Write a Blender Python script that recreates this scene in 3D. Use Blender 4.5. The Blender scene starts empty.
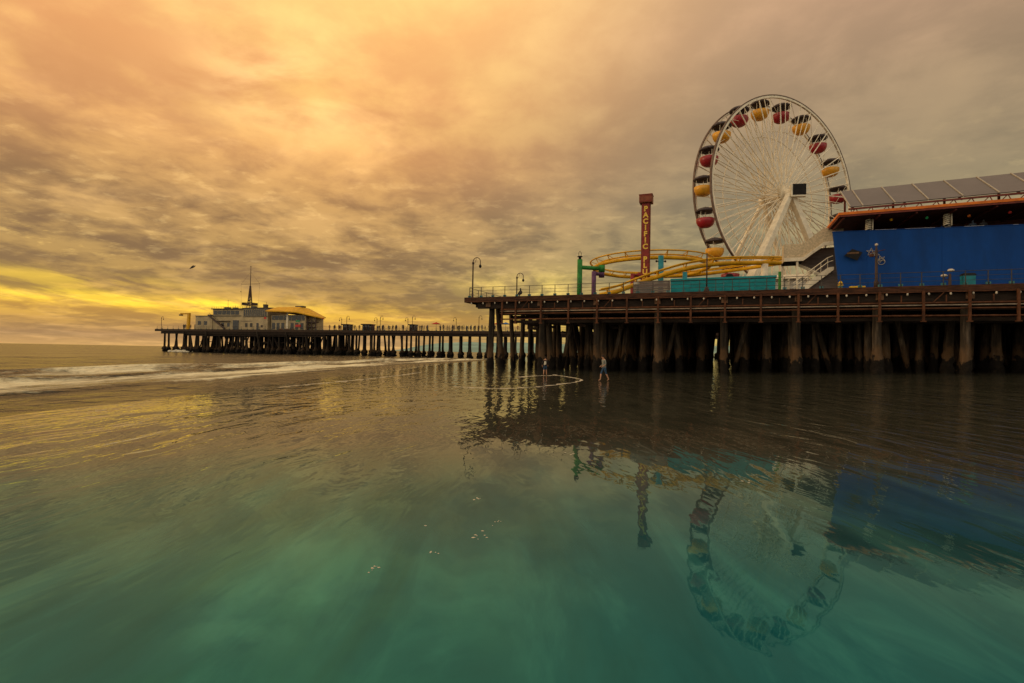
import bpy, math, random
from mathutils import Vector, Matrix, noise
rnd = random.Random(7)
D = bpy.data
scn = bpy.context.scene
COL = scn.collection
R = math.radians

def ss(a, b, x):
    t = max(0.0, min(1.0, (x - a) / (b - a)))
    return t * t * (3 - 2 * t)

def lerp_tab(tab, x):
    if x <= tab[0][0]:
        return tab[0][1]
    for (x0, y0), (x1, y1) in zip(tab, tab[1:]):
        if x <= x1:
            return y0 + (y1 - y0) * (x - x0) / (x1 - x0)
    return tab[-1][1]

def srgb(r, g, b):
    def c(v):
        v /= 255.0
        return v / 12.92 if v <= 0.04045 else ((v + 0.055) / 1.055) ** 2.4
    return (c(r), c(g), c(b))

# ------------------------------------------------------------------ mesh builder
class MB:
    def __init__(s):
        s.v = []; s.f = []; s.m = []
    def add(s, vs, fs, mi=0):
        o = len(s.v)
        s.v += [tuple(p) for p in vs]
        for f in fs:
            s.f.append(tuple(i + o for i in f)); s.m.append(mi)
    def hexa(s, p, mi=0):      # 8 points: bottom 0-3, top 4-7
        s.add(p, [(3, 2, 1, 0), (4, 5, 6, 7), (0, 1, 5, 4), (1, 2, 6, 5), (2, 3, 7, 6), (3, 0, 4, 7)], mi)
    def box(s, x0, x1, y0, y1, z0, z1, mi=0):
        s.hexa([(x0, y0, z0), (x1, y0, z0), (x1, y1, z0), (x0, y1, z0), (x0, y0, z1), (x1, y0, z1), (x1, y1, z1), (x0, y1, z1)], mi)
    def bar(s, a, b, w, h=None, mi=0, w1=None, h1=None, up=(0, 0, 1)):
        a = Vector(a); b = Vector(b); h = h or w; w1 = w1 or w; h1 = h1 or h
        d = (b - a).normalized(); u = Vector(up)
        if abs(d.dot(u)) > 0.98: u = Vector((0, 1, 0))
        x = d.cross(u).normalized(); y = x.cross(d).normalized()
        q = []
        for p, ww, hh in ((a, w, h), (b, w1, h1)):
            for sx, sy in ((-1, -1), (1, -1), (1, 1), (-1, 1)):
                q.append(p + x * sx * ww / 2 + y * sy * hh / 2)
        s.hexa(q, mi)
    def tube(s, pts, r, n=8, mi=0, caps=True, closed=False):
        pts = [Vector(p) for p in pts]; N = len(pts)
        rr = r if isinstance(r, (list, tuple)) else [r] * N
        vs = []; ref = None
        for i, p in enumerate(pts):
            if closed: d = pts[(i + 1) % N] - pts[i - 1]
            else: d = pts[min(i + 1, N - 1)] - pts[max(i - 1, 0)]
            d.normalize()
            if ref is None:
                ref = Vector((0, 0, 1)) if abs(d.z) < 0.9 else Vector((1, 0, 0))
            x = (ref - d * ref.dot(d)).normalized(); y = d.cross(x); ref = x
            for k in range(n):
                a = 2 * math.pi * k / n
                vs.append(p + (x * math.cos(a) + y * math.sin(a)) * rr[i])
        fs = []
        for i in range(N if closed else N - 1):
            j = (i + 1) % N
            for k in range(n):
                l = (k + 1) % n
                fs.append((i * n + k, i * n + l, j * n + l, j * n + k))
        if caps and not closed:
            fs.append(tuple(range(n))[::-1]); fs.append(tuple((N - 1) * n + k for k in range(n)))
        s.add(vs, fs, mi)
    def lathe(s, prof, c=(0, 0, 0), n=16, mi=0, sx=1.0, sy=1.0):
        vs = []
        for r, z in prof:
            for k in range(n):
                a = 2 * math.pi * k / n
                vs.append((c[0] + r * sx * math.cos(a), c[1] + r * sy * math.sin(a), c[2] + z))
        fs = []
        for i in range(len(prof) - 1):
            for k in range(n):
                l = (k + 1) % n
                fs.append((i * n + k, i * n + l, (i + 1) * n + l, (i + 1) * n + k))
        fs.append(tuple(range(n))[::-1]); fs.append(tuple((len(prof) - 1) * n + k for k in range(n)))
        s.add(vs, fs, mi)
    def prism(s, poly, t0, t1, mi=0):      # poly in (x,z), extruded along y
        n = len(poly)
        vs = [(x, t0, z) for x, z in poly] + [(x, t1, z) for x, z in poly]
        fs = [tuple(range(n)), tuple(range(2 * n - 1, n - 1, -1))]
        for k in range(n):
            l = (k + 1) % n
            fs.append((k, k + n, l + n, l))
        s.add(vs, fs, mi)
    def ball(s, c, r, n=10, mi=0, sc=(1, 1, 1)):
        m = n // 2 + 1
        prof = [(r * math.sin(math.pi * (i + .02) / (m + .04)), -r * sc[2] * math.cos(math.pi * (i + .02) / (m + .04))) for i in range(m + 1)]
        s.lathe(prof, c, n, mi, sc[0], sc[1])
    def mesh(s, name, mats, smooth=False):
        me = D.meshes.new(name); me.from_pydata(s.v, [], s.f)
        for m in (mats if isinstance(mats, (list, tuple)) else [mats]): me.materials.append(m)
        me.polygons.foreach_set('material_index', s.m)
        if smooth: me.polygons.foreach_set('use_smooth', [True] * len(s.f))
        me.update()
        return me
    def build(s, name, mats, parent=None, smooth=False, bevel=0):
        o = D.objects.new(name, s.mesh(name, mats, smooth)); COL.objects.link(o)
        if parent: o.parent = parent
        if bevel:
            b = o.modifiers.new('bevel', 'BEVEL'); b.width = bevel; b.segments = 2; b.limit_method = 'ANGLE'
        return o

def tag(o, label=None, cat=None, group=None, kind=None):
    if label: o['label'] = label
    if cat: o['category'] = cat
    if group: o['group'] = group
    if kind: o['kind'] = kind
    return o
def thing(name, label, cat, loc=(0, 0, 0), rz=0.0, group=None):
    o = D.objects.new(name, None); COL.objects.link(o)
    o.empty_display_size = 0.3; o.location = loc; o.rotation_euler = (0, 0, rz)
    return tag(o, label, cat, group)
def inst(name, me, parent=None, loc=(0, 0, 0), rot=(0, 0, 0)):
    o = D.objects.new(name, me); COL.objects.link(o)
    o.location = loc; o.rotation_euler = rot
    if parent: o.parent = parent
    return o
def kids(o): return [c for c in D.objects if c.parent == o]
def copy_tree(o, parent=None):
    c = o.copy(); COL.objects.link(c)
    if parent: c.parent = parent
    for ch in kids(o): copy_tree(ch, c)
    return c

# ------------------------------------------------------------------ materials
def nt_new(name):
    m = D.materials.new(name); m.use_nodes = True
    nt = m.node_tree; return m, nt, nt.nodes['Principled BSDF']
def N(nt, t, **kw):
    n = nt.nodes.new(t)
    for k, v in kw.items():
        if k.startswith('i_'): n.inputs[k[2:].replace('_', ' ')].default_value = v
        else: setattr(n, k, v)
    return n
def c4(c): return (c[0], c[1], c[2], 1)
def M(nt, op, a, b=None, c=None, clamp=False):
    n = nt.nodes.new('ShaderNodeMath'); n.operation = op; n.use_clamp = clamp
    for i, v in enumerate((a, b, c)):
        if v is None: continue
        if isinstance(v, (int, float)): n.inputs[i].default_value = v
        else: nt.links.new(v, n.inputs[i])
    return n.outputs[0]
def MIX(nt, f, a, b, mode='MIX'):
    n = nt.nodes.new('ShaderNodeMix'); n.data_type = 'RGBA'; n.blend_type = mode
    for idx, v in ((0, f), (6, a), (7, b)):
        if isinstance(v, (int, float)): n.inputs[idx].default_value = v
        elif isinstance(v, tuple): n.inputs[idx].default_value = c4(v)
        else: nt.links.new(v, n.inputs[idx])
    return n.outputs[2]
def SS(nt, a, b, x):
    n = nt.nodes.new('ShaderNodeMapRange'); n.interpolation_type = 'SMOOTHSTEP'
    n.inputs[1].default_value = a; n.inputs[2].default_value = b
    nt.links.new(x, n.inputs[0]); return n.outputs[0]
def NOISE(nt, vec, scale, detail=4, rough=.55, dist=0.0):
    n = nt.nodes.new('ShaderNodeTexNoise')
    n.inputs['Scale'].default_value = scale; n.inputs['Detail'].default_value = detail
    n.inputs['Roughness'].default_value = rough; n.inputs['Distortion'].default_value = dist
    if vec is not None: nt.links.new(vec, n.inputs['Vector'])
    return n.outputs[0]
def MAP(nt, vec, scale=(1, 1, 1), rot=(0, 0, 0), loc=(0, 0, 0)):
    n = nt.nodes.new('ShaderNodeMapping')
    n.inputs['Scale'].default_value = scale; n.inputs['Rotation'].default_value = rot; n.inputs['Location'].default_value = loc
    nt.links.new(vec, n.inputs['Vector']); return n.outputs[0]
def RAMP(nt, f, stops, interp='LINEAR'):
    n = nt.nodes.new('ShaderNodeValToRGB'); e = n.color_ramp.elements; n.color_ramp.interpolation = interp
    while len(e) < len(stops): e.new(0.5)
    for k, (p, c) in zip(e, stops):
        k.position = p; k.color = c4(c)
    nt.links.new(f, n.inputs[0]); return n.outputs[0]

def pmat(name, col, rough=.65, var=.35, scale=(2, 2, 2), metal=0.0, bump=0.0, dirt=None, dirt_amt=.5, rand=False):
    m, nt, bs = nt_new(name)
    tc = N(nt, 'ShaderNodeTexCoord'); vec = tc.outputs['Object']
    oi = N(nt, 'ShaderNodeObjectInfo')
    ad = N(nt, 'ShaderNodeVectorMath', operation='ADD'); nt.links.new(vec, ad.inputs[0])
    cx = N(nt, 'ShaderNodeCombineXYZ')
    k = M(nt, 'MULTIPLY', oi.outputs['Random'], 37.0)
    for i in range(3): nt.links.new(k, cx.inputs[i])
    nt.links.new(cx.outputs[0], ad.inputs[1])
    v = MAP(nt, ad.outputs[0], scale)
    n1 = NOISE(nt, v, 1.0, 5, .6)
    f = SS(nt, .3, .7, n1)
    c = MIX(nt, f, tuple(x * (1 - var) for x in col), tuple(min(1, x * (1 + var)) for x in col))
    if dirt:
        n2 = NOISE(nt, v, 2.7, 6, .7)
        g = M(nt, 'MULTIPLY', SS(nt, .5, .72, n2), dirt_amt)
        c = MIX(nt, g, c, dirt)
    nt.links.new(c, bs.inputs['Base Color'])
    bs.inputs['Roughness'].default_value = rough; bs.inputs['Metallic'].default_value = metal
    bs.inputs['Specular IOR Level'].default_value = .22 if rough > .42 else .5
    if bump:
        b = N(nt, 'ShaderNodeBump'); b.inputs['Strength'].default_value = .6; b.inputs['Distance'].default_value = bump
        nt.links.new(NOISE(nt, v, 6, 5, .65), b.inputs['Height']); nt.links.new(b.outputs[0], bs.inputs['Normal'])
    return m

MT = {}
MT['plank'] = pmat('weathered_planks', (.045, .027, .017), .8, .4, (6, .6, 6), bump=.02)
MT['fascia'] = pmat('red_brown_timber', (.060, .023, .011), .8, .65, (1.1, 5, 7), bump=.03, dirt=(.014, .010, .008), dirt_amt=.8)
MT['beam'] = pmat('dark_timber', (.026, .017, .012), .9, .4, (1, 1, 5), bump=.02)
MT['rust'] = pmat('rust_brown_steel', (.095, .034, .013), .75, .45, (2, 2, 2), dirt=(.05, .025, .016))
MT['pipe'] = pmat('pale_pipe', (.28, .22, .16), .6, .3)
MT['cap'] = pmat('cut_timber_end', (.13, .07, .038), .85, .5, (3, 3, 3), bump=.02)
MT['rail'] = pmat('weathered_rail', (.06, .052, .042), .6, .3)
MT['teal_bracket'] = pmat('teal_bracket_paint', (.05, .16, .17), .6, .3, dirt=(.08, .05, .03))
MT['knob'] = pmat('pale_ceramic', (.55, .47, .36), .4, .2)
MT['blue'] = pmat('blue_wall_paint', (.0025, .047, .215), .75, .2, (.5, .5, .18), dirt=(.004, .034, .14), dirt_amt=.5)
MT['orange'] = pmat('orange_paint', (.62, .155, .016), .5, .25, (1, 1, 2))
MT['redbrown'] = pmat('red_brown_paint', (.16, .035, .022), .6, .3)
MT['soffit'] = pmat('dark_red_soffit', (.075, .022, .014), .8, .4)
MT['cream'] = pmat('cream_paint', (.82, .72, .54), .55, .14, (1.2, 1.2, 1.2), dirt=(.35, .25, .16), dirt_amt=.35)
MT['creamwall'] = pmat('sea_worn_cream_wall', (.44, .34, .19), .75, .2, (.5, .5, .5), dirt=(.25, .19, .12), dirt_amt=.5)
MT['glass'] = pmat('dark_window_glass', (.02, .018, .016), .12, .2)
MT['yellow'] = pmat('yellow_paint', (.66, .34, .006), .45, .2, (1, 1, 1), dirt=(.25, .12, .02), dirt_amt=.4)
MT['tubyellow'] = pmat('yellow_tub_paint', (.70, .33, .02), .4, .2, (1, 1, 1))
MT['tubred'] = pmat('red_tub_paint', (.30, .012, .02), .4, .2, (1, 1, 1))
MT['canopy'] = pmat('charcoal_canopy', (.085, .066, .066), .7, .3)
MT['dark'] = pmat('near_black_metal', (.014, .012, .011), .8, .3)
MT['brownmetal'] = pmat('dark_brown_metal', (.06, .035, .028), .5, .3)
MT['hydrant'] = pmat('bright_yellow_paint', (.80, .47, .01), .5, .12)
MT['rimband'] = pmat('rim_shade_brown', (.15, .10, .075), .7, .3)
MT['green'] = pmat('green_steel', (.03, .20, .035), .5, .3, dirt=(.02, .06, .02))
MT['purple'] = pmat('purple_steel', (.12, .05, .12), .5, .3)
MT['red'] = pmat('red_steel', (.26, .03, .03), .5, .25)
MT['towerred'] = pmat('tower_red_paint', (.23, .028, .022), .5, .2)
MT['towerhead'] = pmat('tower_head_brown', (.21, .06, .03), .55, .3)
MT['teal'] = pmat('teal_panel_paint', (.006, .225, .25), .5, .18, (1, 1, 3))
MT['tealsteel'] = pmat('teal_steel', (.02, .20, .24), .5, .2)
MT['greypanel'] = pmat('grey_slat_panel', (.17, .13, .11), .7, .2, (1, 1, 8))
MT['panel'] = pmat('solar_panel_face', (.095, .078, .072), .35, .12, (.6, .6, .6))
MT['panelframe'] = pmat('solar_panel_edge', (.38, .33, .26), .5, .15)
MT['white'] = pmat('white_paint', (.78, .74, .66), .5, .1)
MT['concrete'] = pmat('grey_concrete', (.30, .26, .21), .85, .2, bump=.02)
MT['skin'] = pmat('skin', (.52, .27, .16), .55, .08)
MT['tee'] = pmat('grey_green_cotton', (.22, .22, .19), .9, .2, (8, 8, 8))
MT['jeans'] = pmat('blue_denim', (.035, .075, .14), .9, .25, (9, 9, 9))
MT['hair'] = pmat('dark_brown_hair', (.03, .018, .012), .7, .3)
MT['darkcloth'] = pmat('dark_cloth', (.03, .027, .027), .9, .3)
MT['whitecloth'] = pmat('pale_cloth', (.65, .58, .45), .9, .1)
MT['umbred'] = pmat('red_canvas', (.45, .05, .03), .8, .2)
MT['umbblue'] = pmat('blue_canvas', (.04, .12, .30), .8, .2)
MT['hill'] = pmat('hazy_hillside', (.24, .37, .32), .95, .2, (.004, .004, .004))
MT['signgreen'] = pmat('green_sign', (.03, .35, .12), .5, .1)
MT['signred'] = pmat('red_sign', (.55, .04, .03), .5, .1)
MT['meshpanel'] = pmat('pale_mesh_panel', (.60, .48, .31), .75, .22, (7, 7, 7), dirt=(.3, .22, .14), dirt_amt=.5)
MT['gull'] = pmat('grey_gull_feathers', (.10, .085, .075), .8, .3)
MT['letter'] = pmat('yellow_letter_paint', (.75, .48, .07), .45, .1)

# visitors far away: cloth tone differs from one to the next
def crowd_mat():
    m, nt, bs = nt_new('visitor_clothes')
    oi = N(nt, 'ShaderNodeObjectInfo')
    c = RAMP(nt, oi.outputs['Random'], [(0, (.02, .02, .024)), (.3, (.05, .03, .025)), (.55, (.03, .045, .07)), (.75, (.12, .10, .08)), (.9, (.16, .04, .03))], 'CONSTANT')
    nt.links.new(c, bs.inputs['Base Color']); bs.inputs['Roughness'].default_value = .9
    return m
MT['crowd'] = crowd_mat()

def pile_mat(dark=1.0):
    m, nt, bs = nt_new('tarred_pile_timber')
    tc = N(nt, 'ShaderNodeTexCoord'); oi = N(nt, 'ShaderNodeObjectInfo')
    sep = N(nt, 'ShaderNodeSeparateXYZ'); nt.links.new(tc.outputs['Object'], sep.inputs[0])
    ad = N(nt, 'ShaderNodeVectorMath', operation='ADD'); nt.links.new(tc.outputs['Object'], ad.inputs[0])
    cx = N(nt, 'ShaderNodeCombineXYZ'); k = M(nt, 'MULTIPLY', oi.outputs['Random'], 53.0)
    for i in range(3): nt.links.new(k, cx.inputs[i])
    nt.links.new(cx.outputs[0], ad.inputs[1])
    streak = NOISE(nt, MAP(nt, ad.outputs[0], (5, 5, .5)), 1.0, 5, .6)
    blotch = NOISE(nt, MAP(nt, ad.outputs[0], (2.2, 2.2, 1.3)), 1.0, 4, .6)
    wood = RAMP(nt, streak, [(.25, (.014, .011, .008)), (.5, (.042, .031, .021)), (.75, (.13, .095, .064))])
    tone = M(nt, 'ADD', .55, M(nt, 'MULTIPLY', M(nt, 'FRACT', M(nt, 'MULTIPLY', oi.outputs['Random'], 7.3)), 1.0))
    tc3 = N(nt, 'ShaderNodeCombineXYZ')
    for i in range(3): nt.links.new(tone, tc3.inputs[i])
    wood = MIX(nt, 1.0, wood, tc3.outputs[0], 'MULTIPLY')
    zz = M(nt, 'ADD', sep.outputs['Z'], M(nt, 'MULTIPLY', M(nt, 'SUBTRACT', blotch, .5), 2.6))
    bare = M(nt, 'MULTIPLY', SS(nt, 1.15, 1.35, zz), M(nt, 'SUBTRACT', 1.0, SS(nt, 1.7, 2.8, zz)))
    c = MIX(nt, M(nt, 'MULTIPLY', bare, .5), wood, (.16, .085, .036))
    growth = M(nt, 'SUBTRACT', 1.0, SS(nt, 1.1, 1.4, zz))
    mus = NOISE(nt, ad.outputs[0], 9, 4, .7)
    c = MIX(nt, growth, c, RAMP(nt, mus, [(.35, (.006, .005, .004)), (.7, (.022, .016, .011))]))
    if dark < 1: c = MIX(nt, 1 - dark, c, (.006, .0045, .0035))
    nt.links.new(c, bs.inputs['Base Color']); bs.inputs['Roughness'].default_value = .85; bs.inputs['Specular IOR Level'].default_value = .15
    b = N(nt, 'ShaderNodeBump'); b.inputs['Strength'].default_value = .7; b.inputs['Distance'].default_value = .05
    nt.links.new(MIX(nt, growth, streak, mus), b.inputs['Height']); nt.links.new(b.outputs[0], bs.inputs['Normal'])
    return m
MT['pile'] = pile_mat(); MT['darkpile'] = pile_mat(.35)  # second one, for the long pier: same timber mixed towards near-black

# ------------------------------------------------------------------ frames
RZ = math.atan2(-.3746, .9272)
def PF(s, t, z=0.0):       # near pier: s along its front edge, t into its depth
    return Vector((-4.4 + .9272 * s + .3746 * t, 51 - .3746 * s + .9272 * t, z))
FZ = math.atan2(-.2787, .9604)
def FF(a, b, z=0.0):       # long pier: a along, b into its depth
    return Vector((-113.4 + .9604 * a + .2787 * b, 163 - .2787 * a + .9604 * b, z))
DECK = 6.95

# ------------------------------------------------------------------ terrain and sea
def shore_x(y): return lerp_tab([(-50, -9.5), (40, -9.3), (65, -8.5), (101, -3.0), (130, 1.0), (400, 30), (3000, 300)], y)
def beach_z(x, y):
    r = math.hypot(x, y)
    z = .82 * ss(7, 44, x) * ss(13, 34, r) + .018 * max(0, x - 44)
    z += .02 * max(0, -4 - y)
    xs = shore_x(y)
    if x < xs: z -= min(4.0, .045 * (xs - x))
    z += .012 * noise.noise((x * .35, y * .12, 3)) * ss(4, 12, r)
    return z
def spaced(parts):
    out = []
    for a, b, n in parts: out += [a + (b - a) * i / n for i in range(n)]
    out.append(parts[-1][1]); return out
def grid(name, xs, ys, zf, mat, attr=None):
    vs = []; at = []
    for y in ys:
        for x in xs:
            if attr:
                z, a = zf(x, y); at.append(a)
            else: z = zf(x, y)
            vs.append((x, y, z))
    nx = len(xs)
    fs = [(j * nx + i, j * nx + i + 1, (j + 1) * nx + i + 1, (j + 1) * nx + i) for j in range(len(ys) - 1) for i in range(nx - 1)]
    me = D.meshes.new(name); me.from_pydata(vs, [], fs); me.materials.append(mat)
    me.polygons.foreach_set('use_smooth', [True] * len(fs))
    if attr:
        A = me.attributes.new(attr, 'FLOAT', 'POINT'); A.data.foreach_set('value', at)
    me.update()
    o = D.objects.new(name, me); COL.objects.link(o); o['kind'] = 'structure'
    return o

def beach_mat():
    m, nt, bs = nt_new('wet_sand_under_water_film')
    g = N(nt, 'ShaderNodeNewGeometry'); P = g.outputs['Position']
    fl = MAP(nt, P, (1, 1, 0))
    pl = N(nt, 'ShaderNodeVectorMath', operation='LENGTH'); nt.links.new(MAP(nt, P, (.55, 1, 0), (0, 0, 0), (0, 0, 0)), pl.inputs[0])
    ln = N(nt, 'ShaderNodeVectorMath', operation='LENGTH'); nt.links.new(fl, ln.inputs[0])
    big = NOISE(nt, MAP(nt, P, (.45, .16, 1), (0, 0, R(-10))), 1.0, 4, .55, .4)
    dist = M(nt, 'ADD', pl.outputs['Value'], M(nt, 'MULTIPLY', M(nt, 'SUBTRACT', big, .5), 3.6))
    near_teal = M(nt, 'SUBTRACT', 1.0, SS(nt, 1.6, 10.0, dist))  # graded teal reflection put into the colours, fading with distance from the viewpoint
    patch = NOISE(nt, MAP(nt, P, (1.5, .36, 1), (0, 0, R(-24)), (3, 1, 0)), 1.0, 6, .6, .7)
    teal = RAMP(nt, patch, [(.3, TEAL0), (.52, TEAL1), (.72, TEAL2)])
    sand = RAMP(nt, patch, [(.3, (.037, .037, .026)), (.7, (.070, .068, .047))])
    c = MIX(nt, near_teal, sand, teal)
    df = N(nt, 'ShaderNodeBsdfDiffuse'); gl = N(nt, 'ShaderNodeBsdfGlossy'); fr = N(nt, 'ShaderNodeFresnel'); fr.inputs['IOR'].default_value = 1.52
    nt.links.new(c, df.inputs['Color']); nt.links.new(MIX(nt, near_teal, (1, 1, .98), (.30, 1.0, .95)), gl.inputs['Color'])
    mx = N(nt, 'ShaderNodeMixShader'); nt.links.new(fr.outputs[0], mx.inputs[0]); nt.links.new(df.outputs[0], mx.inputs[1]); nt.links.new(gl.outputs[0], mx.inputs[2])
    nt.links.new(mx.outputs[0], nt.nodes['Material Output'].inputs['Surface']); nt.nodes.remove(bs)
    rr = NOISE(nt, MAP(nt, P, (.8, .2, 1)), 1.0, 3, .5)
    rg = N(nt, 'ShaderNodeMapRange'); nt.links.new(rr, rg.inputs[0]); rg.inputs[3].default_value = .008; rg.inputs[4].default_value = .035
    nt.links.new(rg.outputs[0], gl.inputs['Roughness'])
    # long low ripples running up the beach, finer wind ripples over them
    w = NOISE(nt, MAP(nt, P, (1, 1, 0)), .35, 2, .5)
    wv = N(nt, 'ShaderNodeVectorMath', operation='ADD'); nt.links.new(P, wv.inputs[0])
    cx = N(nt, 'ShaderNodeCombineXYZ'); nt.links.new(M(nt, 'MULTIPLY', w, 1.2), cx.inputs[0]); nt.links.new(cx.outputs[0], wv.inputs[1])
    h1 = NOISE(nt, MAP(nt, wv.outputs[0], (1.7, .42, 1), (0, 0, R(-32))), 1.0, 3, .5)
    h2 = NOISE(nt, MAP(nt, wv.outputs[0], (4.2, 1.0, 1), (0, 0, R(-10))), 1.0, 2, .5)
    h3 = NOISE(nt, MAP(nt, P, (7, 6, 1)), 1.0, 2, .5)
    h4 = NOISE(nt, MAP(nt, wv.outputs[0], (1.6, 1.1, 1)), 1.0, 3, .55)
    h5 = NOISE(nt, MAP(nt, wv.outputs[0], (2.2, .4, 1), (0, 0, R(12))), 1.0, 3, .5)
    far = SS(nt, 8, 26, ln.outputs['Value'])
    h = M(nt, 'ADD', M(nt, 'MULTIPLY', h1, .016), M(nt, 'ADD', M(nt, 'MULTIPLY', h2, .0036), M(nt, 'MULTIPLY', h3, .0005)))
    sx = N(nt, 'ShaderNodeSeparateXYZ'); nt.links.new(P, sx.inputs[0])
    lft = M(nt, 'SUBTRACT', 1.0, SS(nt, -2.2, .3, sx.outputs[0])); rgt = SS(nt, 3.5, 7, sx.outputs[0])
    midr = M(nt, 'MULTIPLY', SS(nt, 4, 6.5, ln.outputs['Value']), M(nt, 'SUBTRACT', 1.0, SS(nt, 12, 18, ln.outputs['Value'])))
    hs = NOISE(nt, MAP(nt, wv.outputs[0], (1.25, .40, 1), (0, 0, R(-38))), 1.0, 4, .55, .3)
    hr = NOISE(nt, MAP(nt, wv.outputs[0], (2.4, .55, 1), (0, 0, R(34))), 1.0, 3, .5, .3)
    h = M(nt, 'ADD', h, M(nt, 'ADD', M(nt, 'MULTIPLY', M(nt, 'MULTIPLY', hs, M(nt, 'MULTIPLY', lft, midr)), .075), M(nt, 'MULTIPLY', M(nt, 'MULTIPLY', hr, M(nt, 'MULTIPLY', rgt, SS(nt, 8, 13, ln.outputs['Value']))), .035)))
    h = M(nt, 'ADD', M(nt, 'MULTIPLY', h, M(nt, 'ADD', .40, M(nt, 'MULTIPLY', SS(nt, 4, 11, ln.outputs['Value']), .70))), M(nt, 'MULTIPLY', M(nt, 'MULTIPLY', M(nt, 'ADD', h4, M(nt, 'MULTIPLY', h5, .7)), far), .045))
    b = N(nt, 'ShaderNodeBump'); b.inputs['Strength'].default_value = 1.0; b.inputs['Distance'].default_value = 1.0
    nt.links.new(h, b.inputs['Height'])
    for q_ in (df, gl, fr): nt.links.new(b.outputs[0], q_.inputs['Normal'])
    return m
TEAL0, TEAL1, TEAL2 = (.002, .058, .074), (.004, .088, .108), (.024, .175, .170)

def sea_mat():
    m, nt, bs = nt_new('grey_sea_with_foam')
    g = N(nt, 'ShaderNodeNewGeometry'); P = g.outputs['Position']
    at = N(nt, 'ShaderNodeAttribute'); at.attribute_name = 'foam'
    n1 = NOISE(nt, MAP(nt, P, (1.3, .28, 1)), 1.0, 6, .68, .4)
    n2 = NOISE(nt, MAP(nt, P, (5, 2, 1)), 1.0, 4, .7)
    nn = M(nt, 'ADD', M(nt, 'MULTIPLY', n1, .7), M(nt, 'MULTIPLY', n2, .3))
    f = SS(nt, .50, .66, M(nt, 'ADD', M(nt, 'MULTIPLY', at.outputs['Fac'], .48), M(nt, 'MULTIPLY', nn, .52)))
    c = MIX(nt, f, (.030, .026, .018), (.88, .80, .54))
    nt.links.new(c, bs.inputs['Base Color'])
    rg = N(nt, 'ShaderNodeMapRange'); nt.links.new(f, rg.inputs[0]); rg.inputs[3].default_value = .16; rg.inputs[4].default_value = .85
    nt.links.new(rg.outputs[0], bs.inputs['Roughness']); bs.inputs['IOR'].default_value = 1.33; bs.inputs['Specular IOR Level'].default_value = .33
    h1 = NOISE(nt, MAP(nt, P, (.24, .16, 1)), 1.0, 4, .55)
    h2 = NOISE(nt, MAP(nt, P, (1.5, .9, 1)), 1.0, 4, .6)
    h3 = NOISE(nt, MAP(nt, P, (.05, .02, 1)), 1.0, 3, .5)
    h = M(nt, 'ADD', M(nt, 'MULTIPLY', h1, 1.5), M(nt, 'ADD', M(nt, 'MULTIPLY', h2, .30), M(nt, 'MULTIPLY', h3, 3.0)))
    b = N(nt, 'ShaderNodeBump'); b.inputs['Strength'].default_value = 1.0; b.inputs['Distance'].default_value = 1.0
    nt.links.new(h, b.inputs['Height']); nt.links.new(b.outputs[0], bs.inputs['Normal'])
    return m

XO = [(5, -28), (27, -27.6), (39, -27.2), (57, -23.8), (90, -19.5), (130, -10), (160, 0)]
XI = [(5, -17.6), (17, -16.6), (25, -15.3), (37, -14.9), (65, -13.6), (101, -7.5), (130, -3), (160, 3)]
def sea_z(x, y):
    if x < -70 or x > 40 or y < 3 or y > 170:
        return -.1, 0.0
    z = -.1; foam = 0.0
    xo = lerp_tab(XO, y) + 1.2 * noise.noise((y * .06, 1, 0)); xi = lerp_tab(XI, y) + .8 * noise.noise((y * .11, 5, 0))
    w = xi - xo; fade = 1 - ss(90, 130, y)
    u = (x - xo) / w
    a1 = .55 + .35 * noise.noise((y * .07, 9, 0))
    dx = x - (xo + 1.6)
    z += fade * .62 * a1 * (math.exp(-(dx / 1.5) ** 2) if dx < 0 else math.exp(-(dx / .7) ** 2))
    c2 = xo + w * (.55 + .10 * noise.noise((y * .09, 21, 0)))
    a2 = max(0, .45 + .7 * noise.noise((y * .08, 31, 0)))
    dx = x - c2
    z += fade * .42 * a2 * (math.exp(-(dx / 1.3) ** 2) if dx < 0 else math.exp(-(dx / .5) ** 2))
    dx = x - xi
    z += .10 * (math.exp(-(dx / 1.2) ** 2) if dx < 0 else math.exp(-(dx / .3) ** 2))
    for c, amp, wd in ((2.3, .085, .42), (3.9, .06, .3), (5.1, .05, .22)):
        k = max(0, .55 + .9 * noise.noise((y * .10, c * 7, 0)))
        dx = x - (xi + c * (1 - .4 * ss(20, 60, y)) + .7 * noise.noise((y * .12, c * 3, 0)))
        z += amp * k * (math.exp(-(dx / wd / 1.8) ** 2) if dx < 0 else math.exp(-(dx / wd) ** 2)) * (1 - ss(30, 60, y))
    if x < xo:
        z += .10 * math.sin((xo - x) * .55 + 1.2 * noise.noise((y * .03, x * .03, 4))) * ss(0, 6, xo - x) * ss(-70, -55, x)
    z += .03 * noise.noise((x * .8, y * .3, 2))
    if -.02 < u < 1.03:
        foam = .95 * ss(-.02, .10, u) * (1 - .55 * ss(.22, .42, u) * (1 - ss(.50, .62, u))) * (1 - .35 * ss(.75, .95, u))
        foam += .25 * math.exp(-((u - .98) / .03) ** 2)
        foam *= .78 + .35 * noise.noise((x * .35, y * .10, 7))
    foam = max(foam, .0)
    if y > 100: foam *= 1 - .6 * ss(110, 160, y)
    return z, foam
xs = spaced([(-9000, -300, 10), (-300, -70, 12), (-70, -32, 40), (-32, -5, 150), (-5, 40, 45), (40, 300, 10), (300, 9000, 12)])
ys = spaced([(-60, 5, 8), (5, 30, 90), (30, 60, 75), (60, 130, 100), (130, 400, 40), (400, 12000, 24)])
grid('sea', xs, ys, sea_z, sea_mat(), 'foam')
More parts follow.
